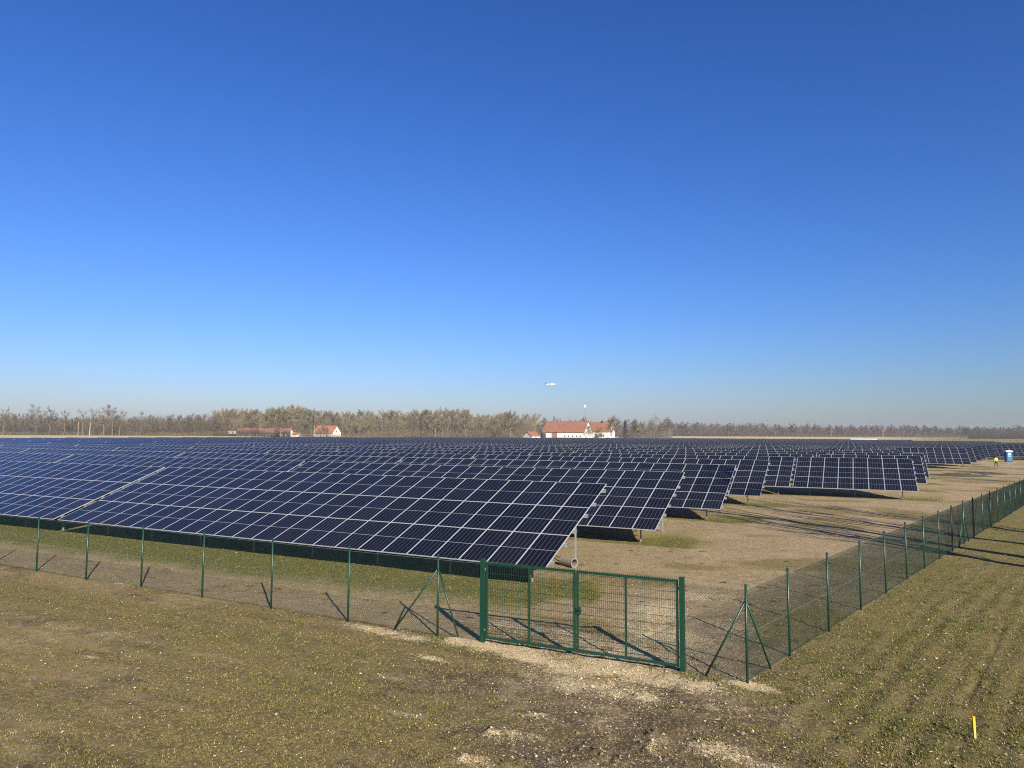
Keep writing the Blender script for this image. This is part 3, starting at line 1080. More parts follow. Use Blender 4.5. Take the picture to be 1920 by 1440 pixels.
# ------------------------------------------------------------------ portable toilet
def build_toilet():
    tx, ty = ground_at(1891, 865.5)
    root = empty('portable_toilet', (tx, ty, 0), R(-12), 'blue portable toilet cabin with white roof and white door sign', 'toilet cabin')
    b = MB()
    w = .56; h = 2.05
    c = .08
    oct_ = [(-w + c, -w), (w - c, -w), (w, -w + c), (w, w - c), (w - c, w), (-w + c, w), (-w, w - c), (-w, -w + c)]
    vs = [(x, y, z) for z in (.12, h) for x, y in oct_]
    b.add(vs, [tuple(range(8))[::-1], tuple(range(8, 16))] + [(i, (i + 1) % 8, 8 + (i + 1) % 8, 8 + i) for i in range(8)])
    for x in (-.3, 0, .3):
        b.box(w, x - .05, .25, w + .018, x + .05, 1.9)
        b.box(-w - .018, x - .05, .25, -w, x + .05, 1.9)
    b.obj('cabin', M['blue'], root)
    b = MB(); b.box(-.62, -.62, 0, .62, .62, .12); b.obj('skid_base', M['dark'], root)
    b = MB()
    prof = [(.66, 2.05), (.66, 2.16), (.55, 2.26), (.30, 2.32)]
    vs = [(sx * r, sy * r, z) for r, z in prof for sx, sy in ((-1, -1), (1, -1), (1, 1), (-1, 1))]
    fs = [(3, 2, 1, 0), (12, 13, 14, 15)]
    for i in range(3):
        for k in range(4):
            fs.append((i * 4 + k, i * 4 + (k + 1) % 4, i * 4 + 4 + (k + 1) % 4, i * 4 + 4 + k))
    b.add(vs, fs); b.obj('roof', M['white'], root)
    b = MB(); b.box(-.40, -w - .03, .16, .40, -w - .003, 1.95)
    door = b.obj('door', M['blue'], root)
    b = MB(); b.box(-.23, -w - .036, 1.38, .20, -w - .031, 1.80)
    b.box(-.30, -w - .036, 1.10, .28, -w - .031, 1.22)
    sign = b.obj('sign', M['white'], door)
    b = MB(); b.box(-.17, -w - .041, 1.58, .14, -w - .037, 1.63); b.box(-.17, -w - .041, 1.47, .08, -w - .037, 1.51); b.obj('lettering', M['blue'], sign)
    b = MB(); b.box(.29, -w - .05, 1.02, .33, -w - .031, 1.16); b.obj('handle', M['black'], door)
    b = MB(); b.tube([(.42, .45, 2.05), (.42, .45, 2.5)], .05, 8); b.obj('vent_pipe', M['white'], root)


build_toilet()


# ------------------------------------------------------------------ worker in a yellow jacket
def skin_mesh(name, verts, edges, radii, root=0, sub=1):
    me = bpy.data.meshes.new(name); me.from_pydata(verts, edges, [])
    o = bpy.data.objects.new(name, me); COL.objects.link(o)
    md = o.modifiers.new('skin', 'SKIN'); md.use_smooth_shade = True
    sv = me.skin_vertices[0].data
    for i, r in enumerate(radii):
        sv[i].radius = r if isinstance(r, tuple) else (r, r); sv[i].use_root = i == root
    if sub:
        s = o.modifiers.new('sub', 'SUBSURF'); s.levels = sub; s.render_levels = sub
    dg = bpy.context.evaluated_depsgraph_get(); dg.update()
    out = bpy.data.meshes.new_from_object(o.evaluated_get(dg))
    bpy.data.objects.remove(o)
    out.name = name
    return out


def build_person():
    gx, gy = ground_at(1868, 875)
    root = empty('person', (gx, gy, 0), R(8), 'person in a bright yellow jacket and dark trousers walking along the track', 'person')
    v, e, r = [], [], []

    def add(p, rad, par=None):
        v.append(p); r.append(rad)
        if par is not None:
            e.append((par, len(v) - 1))
        return len(v) - 1
    pel = add((0, 0, .95), (.15, .11))
    ch = add((0, .02, 1.32), (.17, .12), add((0, .01, 1.12), (.14, .10), pel))
    nk = add((0, .03, 1.50), .055, ch); hd = add((0, .05, 1.58), (.075, .09), nk); add((0, .05, 1.70), (.078, .095), hd)
    add((0, .16, 1.60), .016, hd)
    hands = []
    for s, sw in ((-1, .10), (1, -.10)):
        sh = add((s * .19, .02, 1.43), .065, ch)
        el = add((s * .27, -.02 + sw * .3, 1.17), .045, sh); wr = add((s * .28, .05 + sw, .93), .03, el)
        pm = add((s * .28, .07 + sw, .85), (.022, .04), wr)
        for q in range(4):
            k = add((s * .28, .035 + sw + q * .02, .79), .009, pm); add((s * .268, .04 + sw + q * .02, .75 + .008 * abs(q - 1)), .008, k)
        add((s * .265, .11 + sw, .82), .010, pm)
    for s, f in ((-1, .24), (1, -.16)):
        hp = add((s * .095, 0, .90), .10, pel); kn = add((s * .10, f * .6, .50), .062, hp)
        an = add((s * .10, f - .10 if f > 0 else f - .08, .09), .042, kn); add((s * .10, f + .06, .035), (.045, .032), an)
    link('body', skin_mesh('body', v, e, r), root).data.materials.append(M['skin'])
    # jacket
    v, e, r = [], [], []
    a = add((0, 0, .82), (.20, .15)); m1 = add((0, .01, 1.12), (.19, .145), a); c2 = add((0, .02, 1.36), (.20, .15), m1); add((0, .03, 1.51), (.085, .085), c2)
    for s, sw in ((-1, .10), (1, -.10)):
        sh = add((s * .20, .02, 1.43), .085, c2); el = add((s * .28, -.02 + sw * .3, 1.17), .072, sh); add((s * .285, .045 + sw, .95), .06, el)
    j = link('jacket', skin_mesh('jacket', v, e, r), root); j.data.materials.append(M['hivis'])
    for z in (.98, 1.12):
        b = MB(); b.tube([(0, .005, z), (0, .005, z + .05)], .205, 16, cap=False)
        o = b.obj('reflective_band', M['reflect'], j); o.scale = (1, .76, 1)
    v, e, r = [], [], []
    a = add((0, 0, .93), (.165, .13))
    for s, f in ((-1, .24), (1, -.16)):
        hp = add((s * .095, 0, .84), .105, a); kn = add((s * .10, f * .6, .50), .078, hp); add((s * .10, f - .09, .12), .065, kn)
    link('trousers', skin_mesh('trousers', v, e, r), root).data.materials.append(M['trouser'])
    for s, f in ((-1, .24), (1, -.16)):
        v, e, r = [], [], []
        a = add((s * .10, f - .10, .12), .056); c = add((s * .10, f - .09, .055), .055, a); add((s * .10, f + .10, .04), (.052, .04), c)
        link('boot', skin_mesh('boot', v, e, r), root).data.materials.append(M['boot'])
    v, e, r = [], [], []
    a = add((0, .035, 1.66), (.088, .10)); add((0, .035, 1.735), (.075, .085), a)
    link('hair', skin_mesh('hair', v, e, r), root).data.materials.append(M['hair'])


build_person()


# ------------------------------------------------------------------ buildings
def gable_house(name, p, rz, lx, ly, eave, ridge, label, roof='tile', over=.35, base=-1.5, extras=None):
    """origin at the near right corner; the long side runs along -x, the depth along +y, ridge along x"""
    root = empty(name, p, rz, label, 'farm building')
    b = MB()
    g = [(0, base), (ly, base), (ly, eave), (ly / 2, ridge - .15), (0, eave)]
    vs = [(x, y, z) for x in (-lx, 0) for y, z in g]
    b.add(vs, [(0, 1, 6, 5), (1, 2, 7, 6), (4, 0, 5, 9), (0, 4, 3, 2, 1), (5, 6, 7, 8, 9)])
    wall = b.obj('wall', M['limewash'], root)
    b = MB()
    sl = (ridge - eave) / (ly / 2)
    for s in (0, 1):
        y0, y1 = (-over, ly / 2) if s == 0 else (ly + over, ly / 2)
        z0 = eave - sl * over
        t = .18
        vs = [(x, y, z + dz) for x in (-lx - over, over) for (y, z) in ((y0, z0), (y1, ridge)) for dz in (0, t)]
        fs = [(0, 1, 3, 2), (4, 6, 7, 5), (0, 4, 5, 1), (2, 3, 7, 6), (1, 5, 7, 3), (0, 2, 6, 4)]
        b.add(vs, fs)
    rf = b.obj('roof', M[roof], root)
    return root, wall, rf


def windows(root, lst, name='window', m='pane'):
    for (face, a, z, w, h) in lst:
        f = MB(); g = MB()
        if face == 'y':
            f.box(a - w / 2 - .08, -.05, z - h / 2 - .08, a + w / 2 + .08, -.003, z + h / 2 + .08)
            g.box(a - w / 2, -.07, z - h / 2, a + w / 2, -.052, z + h / 2)
        else:
            f.box(.003, a - w / 2 - .08, z - h / 2 - .08, .05, a + w / 2 + .08, z + h / 2 + .08)
            g.box(.052, a - w / 2, z - h / 2, .07, a + w / 2, z + h / 2)
        o = f.obj(name, M['white'] if m == 'pane' else M['dark'], root)
        g.obj('pane' if m == 'pane' else 'leaf', M[m], o)


BD = 430.0
# big barn: near right corner at px x 1095
c = at_depth(1095, 812, BD)
gz = 1.6
root, wall, rf = gable_house('barn', (c.x, c.y, gz), R(-31), 29, 12.0, 5.1, 11.6, 'long white barn with big red roof and pale gable end', 'tile', over=.5)
windows(root, [('y', x, 2.2, .8, .8) for x in (-2.5, -5.0, -7.8, -10.5, -13.2)])
windows(root, [('x', 3.6, 4.6, .8, 1.1), ('x', 8.2, 4.6, .8, 1.1), ('x', 6, 8.2, .7, 1.0)])
b = MB(); b.box(-22.5, -.06, -1, -18.6, -.005, 4.4); b.obj('door', M['brown'], root)
b = MB(); b.box(-29.2, -.35, 4.45, .2, -.02, 4.75); b.obj('gutter', M['dark'], root)
# antenna mast on the barn's ridge
b_ = empty('antenna_mast', Matrix.Translation((c.x, c.y, gz)) @ Matrix.Rotation(R(-31), 4, 'Z') @ Vector((-2.2, 6.0, 11.55)), 0, 'slim mast with white panel antenna rising from the barn ridge', 'antenna')
b = MB(); b.tube([(0, 0, -.3), (0, 0, 8.2)], .19, 8); b.box(-.5, -.5, -.3, .5, .5, .5); b.obj('mast', M['dark'], b_)
b = MB(); b.tube([(0, 0, 8.2), (0, 0, 10.3)], .42, 12); b.obj('panel_antenna', M['white'], b_, True)
b = MB(); b.bar((-.22, -.1, 0), (-.22, -.1, 8), .06); b.obj('cable_tray', M['white'], b_)
# second barn
c2 = at_depth(1141, 812, BD + 14)
root, wall, rf = gable_house('barn', (c2.x, c2.y, gz), R(-31), 17, 10.5, 5.4, 11.2, 'second white barn with red roof and gable behind leafless trees', 'tile', over=.4)
windows(root, [('y', x, 2.4, 1.0, 1.0) for x in (-3.5, -5.2, -8.5)])
windows(root, [('x', 3.2, 3, .8, 1.1), ('x', 7, 3, .8, 1.1), ('x', 3.4, 6, .8, 1.1), ('x', 7, 6, .8, 1.1), ('x', 5.2, 8.6, .6, .8)])
b = MB(); b.box(-7.2, 4.6, 10.6, -6.2, 5.8, 12.2); b.obj('chimney', M['dark'], rf)
# low gabled shed
c3 = at_depth(1012, 812, BD - 6)
root, wall, rf = gable_house('shed', (c3.x, c3.y, gz - .4), R(38), 6.2, 8.2, 2.6, 5.2, 'small low shed with red roof left of the long barn', 'tile', over=.3)
windows(root, [('y', -3, 1.6, .8, .8)])
b = MB()
c4 = at_depth(1019, 818, BD - 2)
b.box(-1.2, -.8, 0, 1.2, .8, 4.6)  # plain dark box filling the dark spot beside the barn
b.box(-1.35, -.95, 4.6, 1.35, .95, 4.75)
o = b.obj('dark_block', M['dark']); o.location = (c4.x, c4.y, 0.8); o.rotation_euler = (0, 0, R(31)); tag(o, 'dark flat-topped block between shed and long barn', 'shed')
# left farm: long low red roofs, white house with orange roof
c5 = at_depth(541, 812, 425)
root, wall, rf = gable_house('farm_building', (c5.x, c5.y, 2.2), R(-4), 33, 9, 2.6, 5.6, 'long low farm building with dull red roof behind a hedge', 'tile_dull', over=.4)
c6 = at_depth(623, 812, 430)
root, wall, rf = gable_house('farmhouse', (c6.x, c6.y, 2.4), R(-24), 14.5, 8.5, 2.8, 7.2, 'white farmhouse with orange roof and bright gable on the left', 'tile_b', over=.4)
windows(root, [('x', 4.2, 3.6, .9, 1.1), ('y', -4, 1.4, .9, 1.1)])
c7 = at_depth(556, 812, 428)
root, wall, rf = gable_house('shed', (c7.x, c7.y, 2.0), R(-30), 4.5, 4, 1.8, 3.4, 'tiny white gabled shed between low farm roof and farmhouse', 'tile', over=.2)
# white van beside the low farm building
c8 = at_depth(437, 812, 415)
van = empty('van', (c8.x, c8.y, hz(c8.x, c8.y) + .9), R(0), 'white van parked at the left end of the low farm roof', 'van')
b = MB()
prof = [(-2.4, .35), (2.1, .35), (2.4, .6), (2.4, 1.0), (1.75, 1.25), (1.2, 2.1), (-2.3, 2.2), (-2.4, 2.0)]
n = len(prof)
b.add([(x, y, z) for y in (-.95, .95) for x, z in prof], [tuple(range(n)), tuple(range(n, 2 * n))[::-1]] + [(i, n + i, n + (i + 1) % n, (i + 1) % n) for i in range(n)])
b.obj('body', M['white'], van)
b = MB(); b.box(-1.8, -.965, 1.35, 1.2, -.953, 1.95); b.obj('window', M['pane'], van)
for x in (-1.5, 1.5):
    for y in (-.85, .85):
        w_ = MB(); w_.tube([(x, y - .1, .34), (x, y + .1, .34)], .34, 14); w_.obj('wheel', M['black'], van)
# sun glint off a far panel row, put in as a white half-cylinder
c9 = at_depth(1618, 822, 415)
b = MB()
L_, W_, n1 = 15.0, 5.0, 10
vs = [(x, W_ / 2 * math.cos(math.pi * k / n1), 2.0 * math.sin(math.pi * k / n1)) for x in (-L_ / 2, L_ / 2) for k in range(n1 + 1)]
b.add(vs, [(k, k + 1, n1 + 2 + k, n1 + 1 + k) for k in range(n1)] + [tuple(range(n1 + 1))[::-1], tuple(range(n1 + 1, 2 * n1 + 2))])
o = b.obj('glint_stand_in', M['glintwhite'], smooth=False); o.location = (c9.x, c9.y, 1.2); o.rotation_euler = (0, 0, R(-8)); tag(o, 'low white solid standing for sun glint beyond the panels in the tan field', 'glint')


# ------------------------------------------------------------------ poles
def pole(px, ytop, ybase, depth, label, m='wood', r=.16, arm=False):
    p0, p1 = at_depth(px, ybase, depth), at_depth(px, ytop, depth)
    z0 = hz(p0.x, p0.y)
    b = MB(); b.tube([(0, 0, -.5), (0, 0, p1.z - z0)], [r, r * .7], 8)
    if arm:
        b.box(-.9, -.2, p1.z - z0 - .1, .9, .2, p1.z - z0 + .15)
    o = b.obj('street_lamp' if arm else 'pole', M[m]); o.location = (p0.x, p0.y, z0)
    tag(o, label, 'lamp post' if arm else 'pole', None if arm else 'bare poles in front of the woodland')


pole(146, 791, 817, 400, 'thin pale pole standing left of its thicker twin before the wood', r=.15)
pole(168, 791, 818, 395, 'thicker pale pole with a bulge right of its thin twin before the wood', r=.22)
pole(1656, 808, 822, 430, 'tall lamp post with short cross head in the tan field', 'wood', .13, True)
pole(1559, 793, 822, 440, 'slim grey pole in the tan field left of the white glint', 'steel', .10)
pole(440 + 105, 801, 815, 418, 'short slim pole right of the low farm roof', 'wood', .12)
pole(589.5, 797, 814, 415, 'pale pole in front of the orange roofed farmhouse', 'wood', .14)
pole(1256, 801, 819, 440, 'pale thin pole right of the round bare tree by the field', 'wood', .12)


# ------------------------------------------------------------------ trees
def tree_meshes(seed, H, spread, trunk_h, n_main, bark, twig, upright=.5, dens=1.0, thick=1.0, twig_r=.022):
    rd = random.Random(seed)
    tr, cr = MB(), MB()

    def rnd_dir(base, ang):
        a = Vector((rd.gauss(0, 1), rd.gauss(0, 1), rd.gauss(0, 1))).normalized()
        a = (a - base * a.dot(base)).normalized()
        return (base * math.cos(ang) + a * math.sin(ang)).normalized()

    r0 = H * .018 * thick
    path = [Vector((0, 0, -.6))]
    p = Vector((0, 0, 0)); d = Vector((rd.uniform(-.06, .06), rd.uniform(-.06, .06), 1)).normalized()
    nseg = 7; top = H * .82
    pts, rad = [Vector((0, 0, -.6)), Vector((0, 0, 0))], [r0 * 1.25, r0 * 1.1]
    for i in range(nseg):
        d = rnd_dir(d, rd.uniform(0, .13)); d = (d + Vector((0, 0, .25))).normalized()
        p = p + d * top / nseg
        pts.append(p.copy()); rad.append(r0 * (1 - .88 * (i + 1) / nseg))
    tr.tube(pts, rad, 6)

    def grow(p, d, L, r, depth):
        n = 3
        q = [p]; rr = [r]
        for i in range(n):
            d = rnd_dir(d, rd.uniform(.05, .28)); d = (d + Vector((0, 0, .12 * upright))).normalized()
            q.append(q[-1] + d * L / n); rr.append(r * (1 - .75 * (i + 1) / n))
        if depth == 0:
            tr.tube(q, rr, 5, cap=False)
        else:
            cr.tube(q, [max(x, twig_r * .55) for x in rr], 3, cap=False)
        if depth >= 3:
            return
        kids = [int(7 * dens), int(6 * dens), int(5 * dens)][depth]
        for k in range(max(2, kids)):
            t = rd.uniform(.25, 1.0)
            i = min(int(t * n), n - 1); pp = q[i].lerp(q[i + 1], t * n - i)
            dd = rnd_dir(d, rd.uniform(.35, 1.0)); dd = (dd + Vector((0, 0, .35 * upright))).normalized()
            grow(pp, dd, L * rd.uniform(.38, .62), max(r * .42, twig_r), depth + 1)

    for k in range(n_main):
        t = trunk_h + (1 - trunk_h) * (k + rd.random()) / n_main
        i = t * top / (top / nseg)
        j = min(int(i), nseg - 1)
        pp = pts[j + 1].lerp(pts[j + 2], i - j) if j + 2 < len(pts) else pts[-1]
        a = k * 2.4 + rd.uniform(-.5, .5)
        el = rd.uniform(.35, .8) + .5 * upright * t
        dd = Vector((math.cos(a) * math.cos(el), math.sin(a) * math.cos(el), math.sin(el)))
        grow(pp, dd, spread * rd.uniform(.65, 1.05) * (1.15 - .45 * t), r0 * .45 * (1.15 - .7 * t), 0)
    return tr.mesh('trunk', bark), cr.mesh('crown', twig)


PROTO = {
    'spread': [tree_meshes(s, 17, 6.2, .30, 9, M['bark'], M['twig_brown'], .45, 1.0, 1.15) for s in (1, 2, 3)],
    'olive': [tree_meshes(s, 15, 5.6, .20, 13, M['barkpale'], M['twig_olive'], .62, 1.25, .8, .030) for s in (4, 5, 6, 7, 14)],
    'grey': [tree_meshes(s, 15, 5.4, .2, 12, M['bark'], M['twig_grey'], .6, 1.2, .9, .032) for s in (8, 9, 10)],
    'bare': [tree_meshes(s, 18, 6.4, .25, 10, M['bark'], M['twig_brown'], 1.5, .55, 1.3, .03) for s in (21, 22, 23)],
    'tall': [tree_meshes(s, 18, 4.2, .42, 9, M['bark'], M['twig_brown'], .75, .9, 1.0) for s in (12, 13)],
}
HEIGHT = {k: [float(np.percentile([v.co.z for v in c.vertices], 99.6)) for t, c in lst] for k, lst in PROTO.items()}
n_tree = 0


def tree(kind, x, y, H, label, group=None, z=None, name='tree'):
    global n_tree
    n_tree += 1
    i = rng.integers(0, len(PROTO[kind]))
    base = HEIGHT[kind][i]
    z = hz(x, y) if z is None else z
    root = empty(name, (x, y, z), rng.uniform(0, 6.28), label, 'tree', group)
    s = H / base
    w = s * rng.uniform(.85, 1.2)
    root.scale = (w, w, s)
    for nm, me in zip(('trunk', 'crown'), PROTO[kind][i]):
        link(nm, me, root)
    return root


def tree_px(kind, px, ytop, depth, label, group=None, name='tree'):
    p = at_depth(px, ytop, depth)
    z = hz(p.x, p.y)
    return tree(kind, p.x, p.y, (p.z - z), label, group, z, name)


# trees one can tell apart
tree_px('spread', 70, 758, 405, 'tall bare tree with a broad open crown near the left edge, left of its twin')
tree_px('spread', 95, 761, 402, 'tall bare tree with heavy dark limbs near the left edge, right of its twin')
tree_px('tall', 8, 762, 405, 'bare brownish tree at the very left edge')
tree_px('tall', 122, 768, 410, 'bare slender tree between the dark twin trees and the tall open group')
for q, t in ((158, 766), (178, 764), (197, 759), (213, 759), (226, 768)):
    tree_px('spread' if q in (197, 213) else 'tall', q, t, 400 + q % 7, 'tall open bare tree in the airy group right of the two pale poles', 'tall open trees right of the poles')
tree_px('tall', 266, 769, 404, 'single bare tree rising from the low wood left of the low farm roof')
tree_px('olive', 958, 770, 400, 'broad olive bare tree left of the shed and long barn')
tree_px('spread', 978, 777, 412, 'brown leafed bare tree just left of the small shed')
tree_px('spread', 1226, 777, 425, 'round crowned bare tree standing alone right of the barns')
tree_px('tall', 1246, 782, 428, 'narrow bare tree beside the round crowned one right of the barns')
tree_px('olive', 1147, 782, 428, 'slim bare tree in front of the second barn gable')
tree_px('olive', 1105, 797, 405, 'small bare tree in front of the long barn gable')
tree_px('olive', 1121, 800, 405, 'small bare tree between the two barn gables')
tree_px('spread', 1150, 778, 470, 'olive tree topping the second barn roof from behind')
tree_px('grey', 1190, 786, 430, 'bushy grey tree between the dark conifer and the round bare tree')
tree_px('olive', 1204, 790, 428, 'low olive tree left of the round bare tree')
tree_px('spread', 527, 781, 400, 'dark rounded bush tree hiding the right end of the low farm roof', name='bush')
tree_px('grey', 607, 797, 410, 'dark bush in front of the orange roofed farmhouse', name='bush')

for q, t, d in ((447, 806, 408), (462, 808, 409), (481, 797, 410), (497, 806, 409), (512, 808, 408), (520, 796, 408), (560, 808, 407), (578, 806, 409), (598, 803, 411), (612, 800, 410), (404, 804, 405), (383, 803, 406)):
    tree_px('spread' if q % 2 else 'grey', q, t, d, 'small brown shrub in front of the left farm roofs', 'shrubs before the left farm', 'shrub')

# a dark conifer beside the second barn
p = at_depth(1172, 787, 426); z = hz(p.x, p.y); Hc = p.z - z
root = empty('spruce', (p.x, p.y, z), 0, 'dark conifer right of the second barn', 'tree')
b = MB(); b.tube([(0, 0, -.4), (0, 0, Hc * .95)], [.25, .04], 6); b.obj('trunk', M['bark'], root)
b = MB()
for i in range(900):
    t = random.random() ** .8
    zz = Hc * (.06 + .92 * t); rr = (1 - t) * 2.6 + .15
    a = random.uniform(0, 6.28); q = rr * random.uniform(.35, 1)
    c_ = Vector((math.cos(a) * q, math.sin(a) * q, zz - q * .35)); s_ = random.uniform(.3, .6)
    dv = Vector((math.cos(a), math.sin(a), -.4)) * s_; w_ = Vector((-math.sin(a), math.cos(a), .2)) * s_ * .45
    b.add([c_ - dv * .5, c_ + w_, c_ + dv, c_ - w_], [(0, 1, 2, 3)])
b.obj('crown', M['needle'], root)

# woodland belts: profile of the tree tops in photo pixels, depth band, kinds
BELTS = [
    (0, 430, 425, 455, 24, [(0, 774), (60, 778), (120, 782), (240, 782), (330, 776), (400, 778), (430, 770)], 'grey', 'bare brown tree in the low wood behind the left panels'),
    (0, 430, 460, 500, 20, [(0, 776), (240, 784), (430, 772)], 'spread', 'bare brown tree in the low wood behind the left panels'),
    (400, 960, 440, 470, 40, [(400, 770), (430, 764), (480, 770), (540, 762), (600, 768), (680, 776), (760, 771), (840, 768), (890, 775), (920, 779), (960, 772)], 'olive', 'pale olive bare tree in the wood behind the left farm'),
    (400, 1010, 475, 520, 36, [(400, 772), (540, 765), (640, 774), (840, 770), (1010, 780)], 'olive', 'pale olive bare tree in the wood behind the left farm'),
    (1000, 1260, 520, 580, 16, [(1000, 783), (1100, 787), (1260, 787)], 'grey', 'grey bare tree in the distant wood behind the barns'),
    (1240, 1930, 640, 700, 64, [(1240, 791), (1300, 793), (1420, 795), (1560, 797), (1700, 797), (1760, 800), (1860, 802), (1930, 799)], 'grey', 'grey bare tree in the long far wood on the right'),
    (1240, 1930, 740, 820, 30, [(1240, 791), (1560, 797), (1760, 801), (1930, 800)], 'grey', 'grey bare tree in the long far wood on the right'),
    (1815, 1930, 470, 520, 9, [(1815, 800), (1870, 799), (1930, 794)], 'spread', 'dark bare tree in the nearer copse at the right edge'),
]
for x0, x1, d0, d1, n, prof, kind, lab in BELTS:
    for i in range(n):
        px = x0 + (i + rng.uniform(.1, .9)) * (x1 - x0) / n
        top = np.interp(px, [a for a, _ in prof], [b_ for _, b_ in prof]) + rng.normal(0, 3.0 if x0 < 1200 else 1.6)
        if 1020 < px < 1170 and d0 < 500:
            continue
        tree_px(kind, px, top, rng.uniform(d0, d1), lab, lab.replace('bare tree', 'bare trees'))
print('trees', n_tree)


def brush(name, spans, n, label, cat):
    """undergrowth: thousands of thin leaning stems in belts (x0,x1,d0,d1,ytop profile, hfac, palette)"""
    Vs, Ts = [], []
    for x0, x1, d0, d1, prof, count, pal in spans:
        pal = np.array(pal)
        px = rng.uniform(x0, x1, count); dep = rng.uniform(d0, d1, count)
        top = np.interp(px, [a for a, _ in prof], [b_ for _, b_ in prof])
        P = np.array([tuple(at_depth(a, b_, c_)) for a, b_, c_ in zip(px, top, dep)])
        z = height(P[:, 0], P[:, 1])
        Hm = np.maximum(.6, P[:, 2] - z)
        lump = .5 + .72 * fbm(P[:, 0] * .12, P[:, 1] * .12, 91, 3)
        z0 = z + Hm * rng.random(count) ** 1.3 * .78 * lump
        Ls = rng.uniform(.10, .32, count) * Hm * lump + .4
        dxy = rng.normal(0, .38, (count, 2)) * Ls[:, None]
        w = rng.uniform(.04, .10, count) * (dep / 450); a = rng.uniform(0, 6.28, count)
        P0 = np.c_[P[:, :2], z0 - .4]
        P1 = P0 + np.c_[dxy, Ls]
        ring = [P0 + np.c_[np.cos(a + 2.094 * k) * w, np.sin(a + 2.094 * k) * w, np.zeros(count)] for k in range(3)]
        Vs.append(np.stack(ring + [P1], 1).reshape(-1, 3))
        Ts.append(np.repeat(pal[rng.integers(0, len(pal), count)] * rng.uniform(.7, 1.2, (count, 1)), 4, 0))
    Vs, Ts = np.concatenate(Vs), np.concatenate(Ts)
    b0 = np.arange(len(Vs) // 4)[:, None, None] * 4
    Fs = (np.array([[0, 1, 3], [1, 2, 3], [2, 0, 3]])[None] + b0).reshape(-1, 3)
    o = link(name, np_mesh(name, Vs, Fs, M['brush'], Ts))
    return tag(o, label, cat, kind='stuff')


BR = [(.125, .094, .062), (.175, .138, .083), (.07, .055, .04), (.16, .14, .068)]
OL = [(.23, .188, .108), (.19, .155, .088), (.28, .23, .135), (.13, .10, .07)]
GY = [(.145, .114, .084), (.175, .14, .102), (.11, .086, .066)]
brush('undergrowth', [(-5, 430, 425, 480, [(0, 779), (430, 777)], 30000, BR), (-5, 430, 405, 425, [(0, 806), (430, 806)], 7000, BR + [(.25, .22, .09)]),
                      (400, 1005, 440, 510, [(400, 774), (960, 778)], 48000, OL), (560, 960, 412, 430, [(560, 806), (640, 810), (700, 806), (800, 803), (960, 800)], 7000, BR + OL),
                      (400, 545, 412, 418, [(400, 808), (440, 806), (470, 803), (500, 805), (545, 803)], 6000, [(.07, .08, .035), (.12, .10, .06)]), (1160, 1260, 430, 460, [(1160, 800), (1260, 806)], 3000, OL + GY)],
      0, 'thick tangle of brown and olive brushwood under the woodland trees', 'undergrowth')
brush('woodland', [(1235, 1930, 650, 800, [(1235, 794), (1560, 798), (1760, 801), (1930, 801)], 70000, GY), (1000, 1260, 540, 600, [(1000, 789), (1260, 791)], 10000, GY),
                   (1815, 1930, 470, 510, [(1815, 808), (1930, 806)], 6000, [(.07, .06, .05), (.10, .085, .065)]), (1500, 1930, 600, 640, [(1500, 812), (1930, 813)], 4000, GY + BR)],
      0, 'dense far brushwood of the long grey wood on the right', 'woodland')

# trees standing beyond the right frame edge, whose shadows cross the grass and the track
for i, (tx, ty, Ht, kind, lab) in enumerate((
        (28.4, 28.2, 17, 'bare', 'bare tree casting the thick shadow beside the braced fence post'),
        (25.6, 24.7, 18, 'bare', 'bare tree casting the middle shadow across the grass right of the fence'),
        (23.6, 22.2, 17, 'bare', 'bare tree casting the near forked shadow right of the fence'),
        (33.5, 30, 17, 'bare', 'bare slender tree casting a thin shadow far along the fence'),
        (62.8, 70.6, 16, 'bare', 'bare tree casting a long shadow over the track before the worker'),
        (75, 87, 17, 'bare', 'bare tree casting the shadow just in front of the spoil heaps'),
        (88, 100, 16, 'bare', 'bare tree casting the farthest long shadow over the track'))):
    tree(kind, tx, ty, Ht, lab, 'trees casting long shadows from the right')

